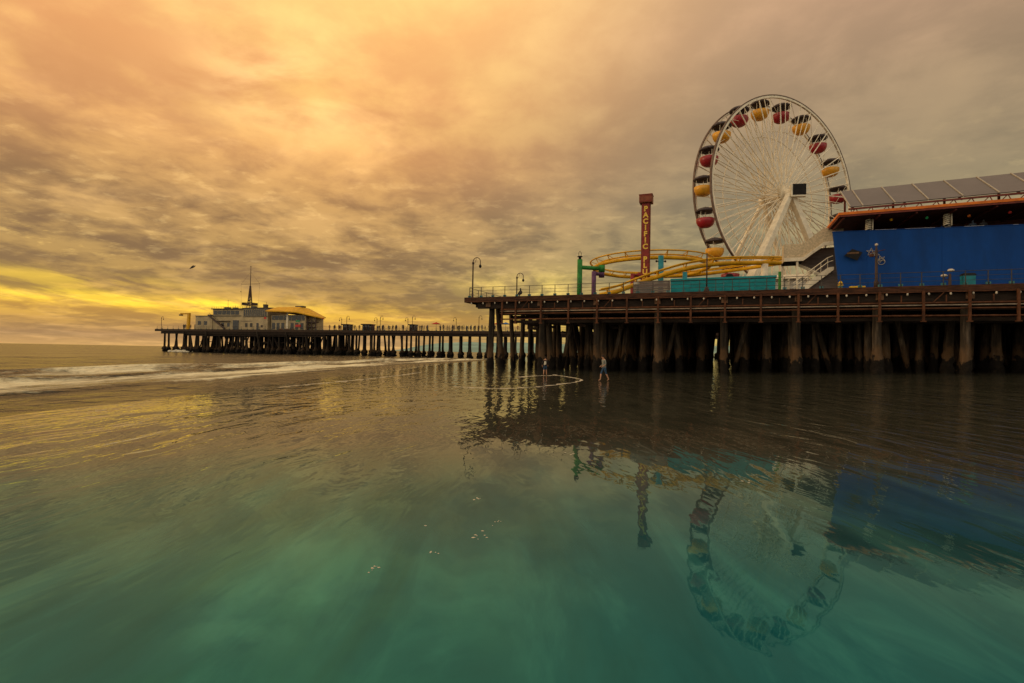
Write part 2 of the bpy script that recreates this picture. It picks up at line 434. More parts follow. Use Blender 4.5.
xs = spaced([(-200, -40, 6), (-40, -14, 26), (-14, 14, 90), (14, 60, 60), (60, 300, 20), (300, 3000, 10)])
ys = spaced([(-200, -10, 8), (-10, 30, 110), (30, 70, 60), (70, 200, 40), (200, 2200, 16)])
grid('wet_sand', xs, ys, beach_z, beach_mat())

def hills():
    vs = []; prof = [(0, -3.0), (.12, .25), (.3, .6), (.5, 1.0), (.7, .75), (1.0, -.2)]
    n = 160
    for i in range(n + 1):
        az = R(-13 + 75 * i / n)
        e = ss(-2, 14, i)
        top = 66 * e * (1 + .16 * noise.noise((i * .12, 0, 0)) + .07 * noise.noise((i * .5, 4, 0)))
        for u, k in prof:
            d = 2700 + 1500 * u
            vs.append((d * math.sin(az), d * math.cos(az), -3 + (top + 3) * k if k > -1 else -3))
    m = len(prof)
    fs = [(i * m + j, (i + 1) * m + j, (i + 1) * m + j + 1, i * m + j + 1) for i in range(n) for j in range(m - 1)]
    b = MB(); b.add(vs, fs)
    tag(b.build('hills', MT['hill'], smooth=True), kind='structure')
hills()

# ------------------------------------------------------------------ near pier
PILES = {}
def pile_mesh(key, r, h, bulb, n=12, soft=(.9, 1.75), mt='pile'):
    k = (key, r, h)
    if k in PILES: return PILES[k]
    q = random.Random(hash(k) & 0xffff); b = MB(); vs = []
    zs = [-1.6, 0, .25, .5, .75, 1.0, 1.25, 1.5, 1.8, 2.4, 3.4, 4.6, h]
    sd = q.uniform(0, 50)
    for z in zs:
        g = bulb * (1 - ss(soft[0], soft[1], z)) + .03
        for j in range(n):
            a = 2 * math.pi * j / n
            nz = noise.noise((math.cos(a) * 1.6 + sd, math.sin(a) * 1.6, z * 2.3))
            rr = r * (1.08 - .16 * max(0, z) / h) * (1 + .07 * nz) + g * (.8 + 1.5 * nz)
            vs.append((rr * math.cos(a), rr * math.sin(a), z))
    fs = [(i * n + j, i * n + (j + 1) % n, (i + 1) * n + (j + 1) % n, (i + 1) * n + j) for i in range(len(zs) - 1) for j in range(n)]
    fs.append(tuple((len(zs) - 1) * n + j for j in range(n)))
    b.add(vs, fs)
    PILES[k] = b.mesh('pile', MT[mt], True)
    return PILES[k]

S1, T1 = 66.0, 72.0
pier = thing('pier', 'big timber amusement pier on dark piles, carrying the wheel and the blue building', 'pier', PF(0, 0), RZ)
b = MB(); b.box(-.3, S1, 0, T1, 6.74, DECK); b.build('deck', MT['plank'], pier)
b = MB(); b.box(-.42, S1, -.14, -.003, 6.50, 7.0); b.box(-.42, -.303, 0, T1, 6.50, 7.0)
b.build('fascia', MT['fascia'], pier, bevel=.012)
b = MB(); b.box(-.30, S1, -.20, -.143, 6.50, 6.56); b.build('fascia_strip', MT['rust'], pier)
b = MB(); b.box(.95, S1, .14, .34, 5.88, 6.455); b.box(3.6, S1, 1.25, 1.5, 5.45, 5.87); b.build('edge_beam', MT['beam'], pier)
b = MB()
for i in range(24): b.box(-.05, S1, .35 + 3.0 * i, .6 + 3.0 * i, 6.46, 6.737)
b.build('stringer', MT['beam'], pier)
bents = [2.15 + 5.36 * i for i in range(12)]
for s in bents:
    b = MB(); b.box(s - .19, s + .19, .12, T1, 6.06, 6.457); b.build('pile_cap', MT['cap'], pier)
for t in (1.0, 4.0):
    b = MB(); b.box(4.4, S1, t, t + .22, 4.5, 4.78); b.box(3.2, S1, t, t + .2, 5.28, 5.446); b.build('ledger_beam', MT['beam'], pier)
b = MB()      # short stepped corbel ends seen at the pier's corner
b.box(.55, 3.9, .5, .9, 6.05, 6.45); b.box(1.8, 4.6, 3.5, 3.9, 5.6, 6.05); b.box(2.0, 6.0, 6.5, 6.9, 5.3, 5.6)
b.build('corbel', MT['beam'], pier)
for i, s in enumerate([3.75, 5.15] + [7.7 + 2.654 * k for k in range(21)]):
    b = MB(); b.box(s - .075, s + .075, -.30, -.15, 4.42, 6.62); b.box(s - .16, s + .16, -.33, -.12, 4.36, 4.44)
    b.build('hanger_post', MT['rust'], pier)
    if i % 3 == 1: b = MB(); b.bar((s + .6, -.2, 5.8), (s + 1.2, -.2, 6.48), .05); b.build('hanger_brace', MT['rust'], pier)
    b = MB(); b.box(s + 1.30, s + 1.36, -.25, -.17, 5.75, 6.3); b.build('hanger_rod', MT['rust'], pier)
for z, r, mt in ((5.73, .075, 'rust'), (5.56, .05, 'pipe'), (5.33, .055, 'rust'), (4.80, .065, 'rust')):
    b = MB(); b.tube([(3.6, -.19, z), (30, -.19, z + .01), (S1, -.19, z)], r, 8); b.build('pipe', MT[mt], pier, True)
for i, s in enumerate(bents):
    b = MB(); b.box(s - .24, s + .24, -.02, .10, 6.02, 6.5); b.build('cap_end', MT['cap'], pier)
b = MB()      # tangle of pipework under the corner
for k in range(26):
    s = rnd.uniform(3, 14); t = rnd.uniform(3, 12); z = rnd.uniform(4.0, 5.2)
    b.bar((s, t, z), (s + rnd.uniform(.8, 2.6), t + rnd.uniform(-1, 1), z + rnd.uniform(-.35, .25)), rnd.uniform(.1, .3))
b.build('pipework', MT['beam'], pier)

def ground_local(s, t):
    p = PF(s, t); return beach_z(p.x, p.y)
plist = []
for i, s in enumerate(bents):
    for j in range(17):
        t = .75 + 2.95 * j
        if s < 4 and j > 4: continue
        if s < 9 and j > 6: continue
        if s < 16 and j > 9 and (i + j) % 2: continue
        plist.append((s + rnd.uniform(-.12, .12) * (j > 0), t, (.25, .28, .24, .30)[i % 4] if j == 0 else .25, rnd.gauss(0, .016) if j == 0 else rnd.gauss(0, .045)))
for i, s in enumerate(bents):
    for k, off in enumerate((1.75, 3.55)):
        for j in range(14):
            if s < 6 and (j > 2 or k == 0): continue
            t = 5.0 + 2.95 * j + rnd.uniform(-.8, .8)
            plist.append((s + off + rnd.uniform(-.25, .25), t, .25, rnd.gauss(0, .075)))
cam = Vector((0, 0, 1.6))
for i, s in enumerate(bents[1:10]):
    b = MB(); q0 = s + rnd.uniform(1.4, 2.6); b.tube([(q0, 3.2 + rnd.random(), 6.1), (q0 + rnd.choice((-1, 1)) * rnd.uniform(1.0, 1.9), 3.6 + rnd.random(), ground_local(s, 4) - .3)], .2, 10)
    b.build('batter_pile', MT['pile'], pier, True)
def seen_rank(p):
    w = PF(p[0], p[1]); s = p[0]
    inside = 0 if s < 48 else 60
    return p[1] + inside + (0 if s > 8 else -2)
plist.sort(key=seen_rank)
rest = MB()
for q, (s, t, r, lean) in enumerate(plist):
    gz = ground_local(s, t); h = 6.1 - gz
    if t > .8 and (s - 2.15) % 5.36 > .4: h = 6.5 - gz
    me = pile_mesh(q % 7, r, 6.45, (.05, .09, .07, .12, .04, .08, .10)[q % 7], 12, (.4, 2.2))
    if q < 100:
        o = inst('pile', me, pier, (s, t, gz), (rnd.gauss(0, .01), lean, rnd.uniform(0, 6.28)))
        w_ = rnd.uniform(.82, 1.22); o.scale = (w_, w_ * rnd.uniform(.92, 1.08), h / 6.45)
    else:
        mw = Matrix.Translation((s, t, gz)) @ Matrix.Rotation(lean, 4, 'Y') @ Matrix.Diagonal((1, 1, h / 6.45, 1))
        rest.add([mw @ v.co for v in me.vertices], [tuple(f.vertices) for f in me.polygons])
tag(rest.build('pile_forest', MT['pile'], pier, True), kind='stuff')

# railings
def railing(name, label, ln, step, loc, rz, cleats=True, zb=0.0):
    r = thing(name, label, 'railing', loc, rz)
    pm = MB(); pm.box(-.026, .026, -.022, .022, 0, 1.06); pm = pm.mesh('post', MT['rail'])
    bm_ = MB(); bm_.box(-.13, -.05, -.09, .07, -.10, .24); bm_.box(.05, .13, -.09, .07, -.10, .24); bm_.box(-.17, .17, -.10, -.04, -.13, -.02)
    bm_ = bm_.mesh('bracket', MT['teal_bracket'])
    cm = MB(); cm.lathe([(.03, -.66), (.06, -.62), (.065, -.52), (.04, -.48)], (0, -.26, 0), 8); cm = cm.mesh('cleat', MT['knob'], True)
    n = int(ln / step)
    for i in range(n + 1):
        o = inst('post', pm, r, (i * step, 0, 0))
        inst('bracket', bm_, o)
        if cleats: inst('cleat', cm, o, (.35, 0, 0))
    for z, q in ((1.06, .022), (.72, .014), (.40, .014)):
        t = MB(); t.tube([(0, 0, z), (ln * .5, 0, z), (ln, 0, z)], q, 6); t.build('rail', MT['rail'], r, True)
    return r
railing('railing', 'thin grey post railing with teal brackets along the front edge of the near pier', 65.6, 1.27, PF(.05, .10, DECK), RZ)
railing('railing', 'thin post railing running back along the seaward side of the near pier', 34, 2.0, PF(-.12, .45, DECK), RZ + math.pi / 2, False)

# lamps
def crook_lamp(label, loc, rz, group=None):
    L = thing('street_lamp', label, 'street lamp', loc, rz, group)
    b = MB(); b.lathe([(.16, 0), (.16, .10), (.10, .16), (.10, .5), (.075, .6), (.065, 3.45), (.11, 3.5), (.11, 3.66), (.05, 3.72)], n=10); b.build('pole', MT['brownmetal'], L, True)
    pts = [(0, 0, 3.6)] + [(.40 - .40 * math.cos(a), 0, 3.72 + .40 * math.sin(a)) for a in [math.pi * k / 12 for k in range(13)]] + [(.80, 0, 3.42)]
    b = MB(); b.tube(pts, .04, 7); b.tube([(0, 0, 3.5), (.22, 0, 3.62), (.36, 0, 4.05)], .018, 5); b.build('arm', MT['brownmetal'], L, True)
    b = MB(); b.lathe([(.03, .22), (.06, .16), (.14, .06), (.15, .0), (.13, -.05), (.09, -.14), (.02, -.2)], (.80, 0, 3.24), 12); b.build('lamp_shade', MT['dark'], L, True)
    return L
lamp = crook_lamp('dark crook neck lamp at the outer corner of the near pier', PF(.14, .55, DECK), RZ)
l2 = copy_tree(lamp); l2.location = PF(.79, 11, DECK)
l2['label'] = 'second dark crook neck lamp, farther back behind the corner lamp of the near pier'
LAMPG = 'lamps along the long pier'
for k, (px, a) in enumerate([(327, 62.8), (346, 69.0), (364, 74.7), (380, 79.7), (396, 84.7), (412, 89.5), (446, 99.6), (478, 108.7), (0, 118), (0, 128)]):
    c = copy_tree(lamp); c.location = FF(a, 1.0 if k % 2 else 7.6, DECK)
    c.rotation_euler.z = FZ + (math.pi if k % 2 == 0 else 0)
    c['label'] = 'tiny dark crook neck lamp standing among visitors on the long distant pier'; c['group'] = LAMPG
c = copy_tree(lamp); c.location = FF(.9, 1.0, DECK); c.rotation_euler.z = FZ
c['label'] = 'small lamp at the far seaward tip of the long pier, beside the yellow crane'

g = thing('street_lamp', 'straight brown lamp post with a small globe in front of the blue wall', 'street lamp', PF(34.19, .45, DECK), RZ)
b = MB(); b.lathe([(.17, -.05), (.17, .5), (.10, .62), (.085, 2.9), (.05, 3.2)], n=10); b.build('pole', MT['brownmetal'], g, True)
b = MB(); b.tube([(-.45, 0, 2.72), (.1, 0, 2.82), (.55, 0, 2.92)], .025, 6); b.box(-.42, -.18, -.1, .1, 2.42, 2.62); b.build('crossarm', MT['rust'], g)
b = MB(); b.ball((0, 0, 3.32), .11, 12); b.build('globe', MT['knob'], g, True)
g = thing('light_pole', 'bare thin dark pole standing in front of the teal fence', 'pole', PF(22.19, .45, DECK), RZ)
b = MB(); b.lathe([(.06, 0.5), (.05, 3.35)], n=8); b.build('pole', MT['brownmetal'], g, True)
b = MB(); b.lathe([(.26, 0), (.24, .15), (.10, .48), (.06, .52)], n=8); b.build('base', MT['brownmetal'], g, True)

# fences
f = thing('fence', 'teal board fence on the near pier in front of the coaster track', 'fence', PF(19.24, 1.2, DECK), RZ)
seams = [0, 1.6, 3.0, 4.25, 5.5, 6.7, 8.24]
for x0, x1 in zip(seams, seams[1:]):
    b = MB(); b.box(x0 + .035, x1 - .035, 0, .06, .05, 1.14)
    for k in range(3): b.box(x0 + .035, x1 - .035, -.012, -.002, .30 + .27 * k, .32 + .27 * k)
    b.build('panel', MT['teal'], f)
    b = MB(); b.box(x0 - .03, x0 + .03, -.02, .08, 0, 1.16); b.build('post', MT['tealsteel'], f)
b = MB(); b.box(-.05, 8.3, -.06, .5, 1.17, 1.38); b.build('top_board', MT['teal'], f, bevel=.02)
f = thing('fence', 'low grey slatted fence panel beside the red tower', 'fence', PF(16.0, 1.2, DECK), RZ)
b = MB()
for k in range(6): b.box(0, 3.15, 0, .05, .08 + .2 * k, .26 + .2 * k)
b.build('slat_panel', MT['greypanel'], f)
for x in (0, 1.6, 3.12):
    b = MB(); b.box(x - .05, x + .05, .055, .13, 0, 1.27); b.build('post', MT['greypanel'], f)
b = MB(); b.box(.02, .5, -.06, -.02, .98, 1.2); b.build('notice', MT['knob'], f)

# ------------------------------------------------------------------ blue restaurant
B = thing('restaurant', 'restaurant with a plain blue front wall and an orange eave above an open patio', 'building', PF(31.8, 3, DECK), RZ)
W = 27.0
b = MB(); b.hexa([(.5, 0, 0), (W, 0, 0), (W, .25, 0), (.5, .25, 0), (0, 0, 5.02), (W, 0, 5.02), (W, .25, 5.02), (0, .25, 5.02)])
b.box(1.9, 2.1, .252, 6.0, 0, 5.0)
b.build('wall', MT['blue'], B)
b = MB(); b.box(-.03, W, -.04, .3, 5.025, 5.07); b.build('coping', MT['blue'], B)
for x in (2.35, 7.2, 12.1, 17.0):
    b = MB(); b.box(x - .02, x + .02, -.012, -.003, .02, 5.0); b.build('wall_seam', MT['blue'], B)
b = MB(); b.box(2.2, W, .3, 4.75, 3.6, 3.75); b.build('patio_floor', MT['concrete'], B)
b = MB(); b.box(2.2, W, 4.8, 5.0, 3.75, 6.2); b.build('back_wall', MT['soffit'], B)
for x0, x1 in ((3.0, 4.4), (5.0, 6.9), (7.5, 7.9), (8.7, 9.9), (11.6, 11.9), (13, 16)):
    b = MB(); b.box(x0, x1, .35, .8, 5.0, 5.17); b.build('patio_ledge', MT['white'], B)
# roof slab: eave front 1 m proud of the wall
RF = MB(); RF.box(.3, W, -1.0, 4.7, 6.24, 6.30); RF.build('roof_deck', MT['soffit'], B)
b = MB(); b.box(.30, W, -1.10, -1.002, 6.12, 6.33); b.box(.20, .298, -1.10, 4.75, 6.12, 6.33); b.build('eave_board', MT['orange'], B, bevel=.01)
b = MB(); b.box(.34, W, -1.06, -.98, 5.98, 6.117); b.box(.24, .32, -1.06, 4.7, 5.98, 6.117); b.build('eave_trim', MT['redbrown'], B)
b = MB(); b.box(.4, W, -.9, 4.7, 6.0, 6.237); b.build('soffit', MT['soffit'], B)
for x in (.6, 3.0, 5.4, 7.8, 10.2, 12.6, 15):
    b = MB(); b.box(x - .06, x + .06, -.85, 4.65, 5.86, 5.997); b.build('rafter', MT['redbrown'], B)
for x in (2.55, 7.65, 12.6, 17.6):
    b = MB(); pts = []
    b.lathe([(.10, 5.07), (.10, 5.996)], (x, .45, 0), 10, 1)
    for k in range(61):
        a = 2 * math.pi * k / 10; pts.append((x + .17 * math.cos(a), .45 + .17 * math.sin(a), 5.09 + .9 * k / 61))
    b.tube(pts, .055, 7, 0); b.box(x + .24, x + .32, .3, .5, 5.07, 5.99, 0)
    b.build('coil_column', [MT['cream'], MT['dark']], B, True)
b = MB(); b.add([(.75, -.28, 3.0), (1.3, -.28, 3.52), (2.0, -.28, 3.2), (1.65, -.28, 2.55), (.8, -.03, 3.05), (1.3, -.03, 3.45), (1.9, -.03, 3.18), (1.6, -.03, 2.65)],
    [(0, 3, 2, 1), (0, 1, 5, 4), (1, 2, 6, 5), (2, 3, 7, 6), (3, 0, 4, 7)]); b.box(.95, 1.75, -.30, -.285, 3.1, 3.24, 1)
b.build('wall_lantern', [MT['dark'], MT['cap']], B)
b = MB()
def star(cx, cz, r, ph):
    p = [(cx + r * math.sin(ph + 2 * math.pi * k * 2 / 5), -.06, cz + r * math.cos(ph + 2 * math.pi * k * 2 / 5)) for k in range(5)]
    for k in range(5): b.bar(p[k], p[(k + 1) % 5], .025)
star(2.62, 3.22, .34, .1); star(2.95, 3.02, .26, .5); star(3.3, 2.62, .3, .9)
b.tube([(3.32 + .24 * math.cos(a), -.06, 2.42 + .24 * math.sin(a)) for a in [k * math.pi / 8 for k in range(16)]], .02, 5, closed=True)
b.build('star_ornament', MT['panelframe'], B)
for k, (x, z, m, c) in enumerate([(4.0, 5.75, 'yellow', 'small yellow lantern, leftmost of those under the orange eave'), (6.3, 5.72, 'signgreen', 'small green lantern hanging under the orange eave'),
                     (8.9, 5.66, 'orange', 'small orange lantern hanging under the eave beside the second coil column'), (11.3, 5.72, 'signred', 'small red lantern hanging under the orange eave near the right edge')]):
    p = PF(31.8 + x, 3.1, DECK + z)
    L = thing('lantern', c, 'lantern', p, RZ, 'lanterns under the orange eave')
    q = MB(); q.ball((0, 0, 0), .11, 10); q.build('shade', MT[m], L, True)
    q = MB(); q.tube([(0, 0, .1), (0, 0, 5.86 - z + .14)], .008, 4); q.build('cord', MT['dark'], L)

def shear(root, names, kz):
    for c_ in kids(root):
        if c_.name.split('.')[0] in names:
            for v in c_.data.vertices: v.co.z += kz * v.co.x
shear(B, {'wall', 'coping', 'patio_ledge'}, -.026)
shear(B, {'eave_board', 'eave_trim', 'soffit', 'rafter', 'roof_deck'}, .011)
SC = thing('solar_canopy', 'tilted row of grey solar panels on red trusses above the orange eave', 'solar canopy', PF(33.0, 3, 13.28), RZ)
z0, z1, tl = .68, 3.06, 3.7
bounds = [0, .88] + [.88 + 2.15 * k for k in range(1, 12)]
for x0, x1 in zip(bounds, bounds[1:]):
    b = MB(); n = Vector((0, -(z1 - z0), tl)).normalized() * .07
    q = [Vector((x0 + .04, 0, z0)), Vector((x1 - .04, 0, z0)), Vector((x1 - .04, tl, z1)), Vector((x0 + .04, tl, z1))]
    b.hexa([p - n for p in q] + [p for p in q], 0)
    o = b.build('solar_panel', MT['panel'], SC)
    b = MB(); b.bar((x0, 0, z0 + .01), (x0, tl, z1 + .01), .075, .11)
    b.build('frame', MT['panelframe'], o)
b = MB(); b.bar((-.1, .12, z0 - .16), (25.6, .12, z0 - .16), .12, .14); b.bar((-.1, tl - .2, z1 - .3), (25.6, tl - .2, z1 - .3), .12, .14)
b.bar((-.1, .12, .1), (25.6, .12, .1), .08); b.build('beam', MT['redbrown'], SC)
b = MB()
for k in range(24):
    x = k * 1.065
    b.bar((x, .12, .08), (x + .42, .12, z0 - .16), .06); b.bar((x + .42, .12, z0 - .16), (x + .62, .12, .08), .05)
b.build('truss_web', MT['redbrown'], SC)
b = MB()
for k in range(8):
    x = .3 + k * 3.5; b.box(x - .07, x + .07, tl - .3, tl - .16, .03, z1 - .36); b.bar((x, .2, z0 - .2), (x, tl - .25, z1 - .4), .1)
b.build('support_post', MT['redbrown'], SC)
shear(SC, {'solar_panel', 'beam', 'truss_web', 'support_post'}, .022)
for o in D.objects:
    if o.parent and o.parent.parent == SC and o.name.startswith('frame'):
        for v in o.data.vertices: v.co.z += .022 * v.co.x
for x0, x1 in ((1.2, 3.4), (4.2, 6.8), (7.4, 8.0), (8.6, 11.5)):
    b = MB(); b.box(x0, x1, 2.6, 3.3, .03, .55); b.build('rooftop_duct', MT['white'], SC)

# staircase beside the blue building
ST = thing('staircase', 'cream switchback staircase with mesh parapets against the blue building', 'staircase', PF(28.6, 4.4, DECK), RZ)
def flight(x0, z0_, x1, z1_, y0, y1, n=10):
    b = MB()
    for k in range(n):
        xa = x0 + (x1 - x0) * k / n; xb = x0 + (x1 - x0) * (k + 1) / n; z = z0_ + (z1_ - z0_) * (k + 1) / n
        b.box(min(xa, xb), max(xa, xb), y0, y1, z - .06, z)
    b.build('steps', MT['concrete'], ST)
A = [(0, 3.52), (1.5, 3.52), (3.05, 4.78), (4.6, 4.86)]
lo = [(x, z - .22) for x, z in A]; hi = [(x, z + .10) for x, z in A]
b = MB(); b.prism(lo + hi[::-1], 1.74, 1.87); b.build('stringer_beam', MT['cream'], ST)
b = MB(); b.prism([(x, z + .03) for x, z in A] + [(x, z + 1.35) for x, z in A][::-1], 1.88, 1.95); b.build('parapet', MT['meshpanel'], ST)
b = MB(); b.prism([(x, z + .03) for x, z in A] + [(x, z + 1.35) for x, z in A][::-1], 3.05, 3.12); b.build('parapet', MT['meshpanel'], ST)
b = MB(); b.box(-.06, .0, 1.85, 3.12, 3.3, 4.87); b.build('end_parapet', MT['meshpanel'], ST)
b = MB(); b.box(.01, 1.5, 2.003, 4.4, 3.3, 3.5); b.build('landing', MT['dark'], ST)
flight(1.5, 3.5, 3.05, 4.78, 2.003, 3.0)
b = MB(); b.prism([(1.3, 3.3), (3.2, 2.28), (3.2, 2.02), (1.3, 3.05)], 3.2, 3.34); b.build('stringer_beam', MT['cream'], ST)
b = MB(); b.prism([(1.5, 3.3), (3.2, 2.3), (4.8, 2.3), (4.8, 4.7), (3.1, 4.65), (1.6, 3.5)], 3.36, 3.42); b.build('side_panel', MT['greypanel'], ST)
flight(3.2, 2.1, 1.5, 3.3, 3.5, 4.4)
b = MB(); b.box(3.1, 3.55, 0.2, 4.4, 2.05, 2.17); b.build('landing', MT['concrete'], ST)
flight(.6, 0, 3.1, 2.05, 0.25, 1.2)
b = MB(); b.prism([(.5, 0), (.95, 0), (3.55, 2.15), (3.55, 2.42), (3.1, 2.35), (.5, .25)], .1, .22); b.build('stringer_beam', MT['cream'], ST)
b = MB()
for z in (.55, .95): b.tube([(.5, .15, .15 + z), (3.1, .15, 2.25 + z), (3.5, .15, 2.4 + z)], .035, 6)
for k in range(6): b.bar((.6 + .5 * k, .15, .2 + .42 * k), (.6 + .5 * k, .15, 1.1 + .42 * k), .035)
b.build('handrail', MT['cream'], ST)
b = MB(); b.prism([(1.0, 0), (3.9, 0), (3.9, 2.0), (3.1, 1.9)], .45, .5); b.build('side_panel', MT['greypanel'], ST)
for x, y in ((1.05, 1.95), (.1, 4.3), (3.3, 3.1)):
    b = MB(); b.box(x - .08, x + .08, y - .08, y + .08, 0, 3.3 if x < 3 else 2.0); b.build('post', MT['cream'], ST)

# small furniture by the blue wall
h = thing('hydrant', 'yellow hydrant at the foot of the stairs beside the blue wall', 'hydrant', PF(31.94, .8, DECK), RZ)
b = MB(); b.lathe([(.13, 0), (.13, .06), (.10, .08), (.10, .45), (.15, .46), (.15, .52), (.12, .6), (.05, .68), (.02, .72)], n=12); b.build('body', MT['hydrant'], h, True)
b = MB(); b.tube([(-.19, 0, .36), (.19, 0, .36)], .05, 8); b.build('nozzle', MT['hydrant'], h, True)
h = thing('wheel_stop', 'low yellow curb block lying against the blue wall', 'curb block', PF(32.46, .9, DECK), RZ)
b = MB(); b.hexa([(0, 0, 0), (1.15, 0, 0), (1.15, .2, 0), (0, .2, 0), (.12, .03, .28), (1.15, .03, .28), (1.15, .17, .28), (.12, .17, .28)]); b.build('block', MT['hydrant'], h, bevel=.01)
h = thing('viewer', 'coin operated binocular viewer with two heads at the railing before the blue wall', 'viewer', PF(38.7, .6, DECK), RZ)
b = MB(); b.lathe([(.16, 0), (.10, .1), (.08, .95)], n=10); b.build('stand', MT['brownmetal'], h, True)
for x, z in ((0.06, 1.2), (-.34, .82)):
    b = MB(); b.ball((x, 0, z), .17, 12, sc=(1.25, 1, .7)); b.build('viewer_head', MT['knob'], h, True)
b = MB(); b.tube([(0, 0, .5), (-.34, 0, .6), (-.34, 0, .75)], .035, 6); b.build('arm', MT['brownmetal'], h)
h = thing('bin', 'dark teal litter box standing right of the binocular viewer', 'bin', PF(39.55, .8, DECK), RZ)
b = MB(); b.box(0, .72, 0, .6, .0, .85); b.build('body', MT['tealsteel'], h, bevel=.02)
b = MB(); b.hexa([(-.04, -.04, .853), (.76, -.04, .853), (.76, .64, .853), (-.04, .64, .853), (.04, .06, 1.0), (.68, .06, 1.0), (.68, .54, 1.0), (.04, .54, 1.0)]); b.build('lid', MT['dark'], h)

# ------------------------------------------------------------------ drop tower
DT = thing('drop_tower', 'slim red drop tower ride with yellow letters down its face', 'ride tower', PF(16.05, 8.6, DECK), RZ)
b = MB(); b.box(-.36, .36, -.3, .3, 0, 10.5); b.build('shaft', MT['towerred'], DT, bevel=.02)
b = MB(); b.box(-.46, -.365, -.12, .12, 0, 10.5); b.box(.365, .46, -.12, .12, 0, 10.5); b.build('guide_rail', MT['towerhead'], DT)
b = MB(); b.box(-.66, .66, -.55, .55, 10.4, 11.2); b.build('head', MT['towerhead'], DT, bevel=.04)
b = MB(); b.box(-.69, .69, -.58, .58, 11.203, 11.26); b.box(-.6, .6, -.57, -.553, 10.5, 10.56); b.box(-.6, .6, -.57, -.553, 11.05, 11.1); b.build('head_trim', MT['towerred'], DT)
def text_mesh(body, size, mat, name, ext=.015):
    cu = D.curves.new(name, 'FONT'); cu.body = body; cu.size = size; cu.extrude = ext; cu.align_x = 'CENTER'; cu.offset = .034
    o = D.objects.new(name, cu); COL.objects.link(o)
    dg = bpy.context.evaluated_depsgraph_get(); me = D.meshes.new_from_object(o.evaluated_get(dg)); D.objects.remove(o)
    me.materials.clear(); me.materials.append(mat); return me
for k, ch in enumerate('PACIFIC PLUNGE'):
    if ch == ' ': continue
    if k > 12: continue
    z = 9.55 - .655 * k
    inst('letter', text_mesh(ch, .72, MT['letter'], 'letter'), DT, (0, -.318, z), (math.pi / 2, 0, 0))
b = MB(); b.box(-.9, .9, -.8, -.35, .5, 1.2); b.box(-.9, .9, -.42, -.35, 1.2, 2.2); b.build('ride_bench', MT['tealsteel'], DT)

# ------------------------------------------------------------------ roller coaster
RC = thing('roller_coaster', 'yellow tube roller coaster track with a banked loop on coloured columns', 'roller coaster', (17.7, 66, DECK), 0)
def W2L(p): return (p[0] - 17.7, p[1] - 66, p[2] - DECK)
def catmull(pts, n=10):
    out = []; P = [Vector(p) for p in pts]; P = [P[0] * 2 - P[1]] + P + [P[-1] * 2 - P[-2]]
    for i in range(1, len(P) - 2):
        for k in range(n):
            t = k / n
            out.append(.5 * ((2 * P[i]) + (-P[i - 1] + P[i + 1]) * t + (2 * P[i - 1] - 5 * P[i] + 4 * P[i + 1] - P[i + 2]) * t * t + (-P[i - 1] + 3 * P[i] - 3 * P[i + 1] + P[i + 2]) * t ** 3))
    out.append(P[-2]); return out
def track(pts, inner, rail_up=.62, gauge=1.0, tie_step=9):
    """spine tube with two thin rails above it"""
    pts = [Vector(p) for p in pts]
    b = MB(); b.tube(pts, .23, 10); b.build('spine_tube', MT['yellow'], RC, True)
    L = []; Rr = []
    for i, p in enumerate(pts):
        d = (pts[min(i + 1, len(pts) - 1)] - pts[max(i - 1, 0)]).normalized()
        side = d.cross(Vector((0, 0, 1))).normalized()
        if inner is not None:
            s2 = (Vector((inner[0], inner[1], p.z)) - p).normalized()
            if side.dot(s2) < 0: side = -side
        L.append(p + side * gauge * .5 + Vector((0, 0, rail_up * (.75 if inner is not None else 1))))
        Rr.append(p - side * gauge * .5 + Vector((0, 0, rail_up * (1.25 if inner is not None else 1))))
    for q in (L, Rr):
        b = MB(); b.tube(q, .09, 7); b.build('rail', MT['yellow'], RC, True)
    b = MB()
    for i in range(4, len(pts) - 2, tie_step):
        b.bar(L[i], pts[i], .10, .06); b.bar(Rr[i], pts[i], .10, .06); b.bar(L[i], Rr[i], .07, .05)
    b.build('tie', MT['yellow'], RC)
H = []
for k in range(0, 41):
    a = R(20 - 9.2 * k)            # right -> near side -> left -> far side
    z = 5.95 - .12 * ss(8, 26, k)
    if k > 28: z += -.05
    H.append((7.2 * math.cos(a), 7.2 * math.sin(a), z))
track(H, (0, 0), tie_step=2)
T2 = [(8.86, 52, 7.6), (10.69, 52, 8.05), (12.11, 52, 8.62), (14.44, 52, 9.5), (17.49, 52, 10.45), (20.74, 52.5, 11.08), (24.05, 53, 11.35), (28.26, 53.5, 11.5), (33.8, 54.5, 11.65)]
track(catmull([W2L(p) for p in T2]), None, .55, .95)
T3 = [(20.0, 72.6, 12.75), (24.5, 70.5, 12.7), (29, 66.5, 12.9), (33, 62.5, 13.2)]
track(catmull([W2L(p) for p in T3]), None, .5, .9)
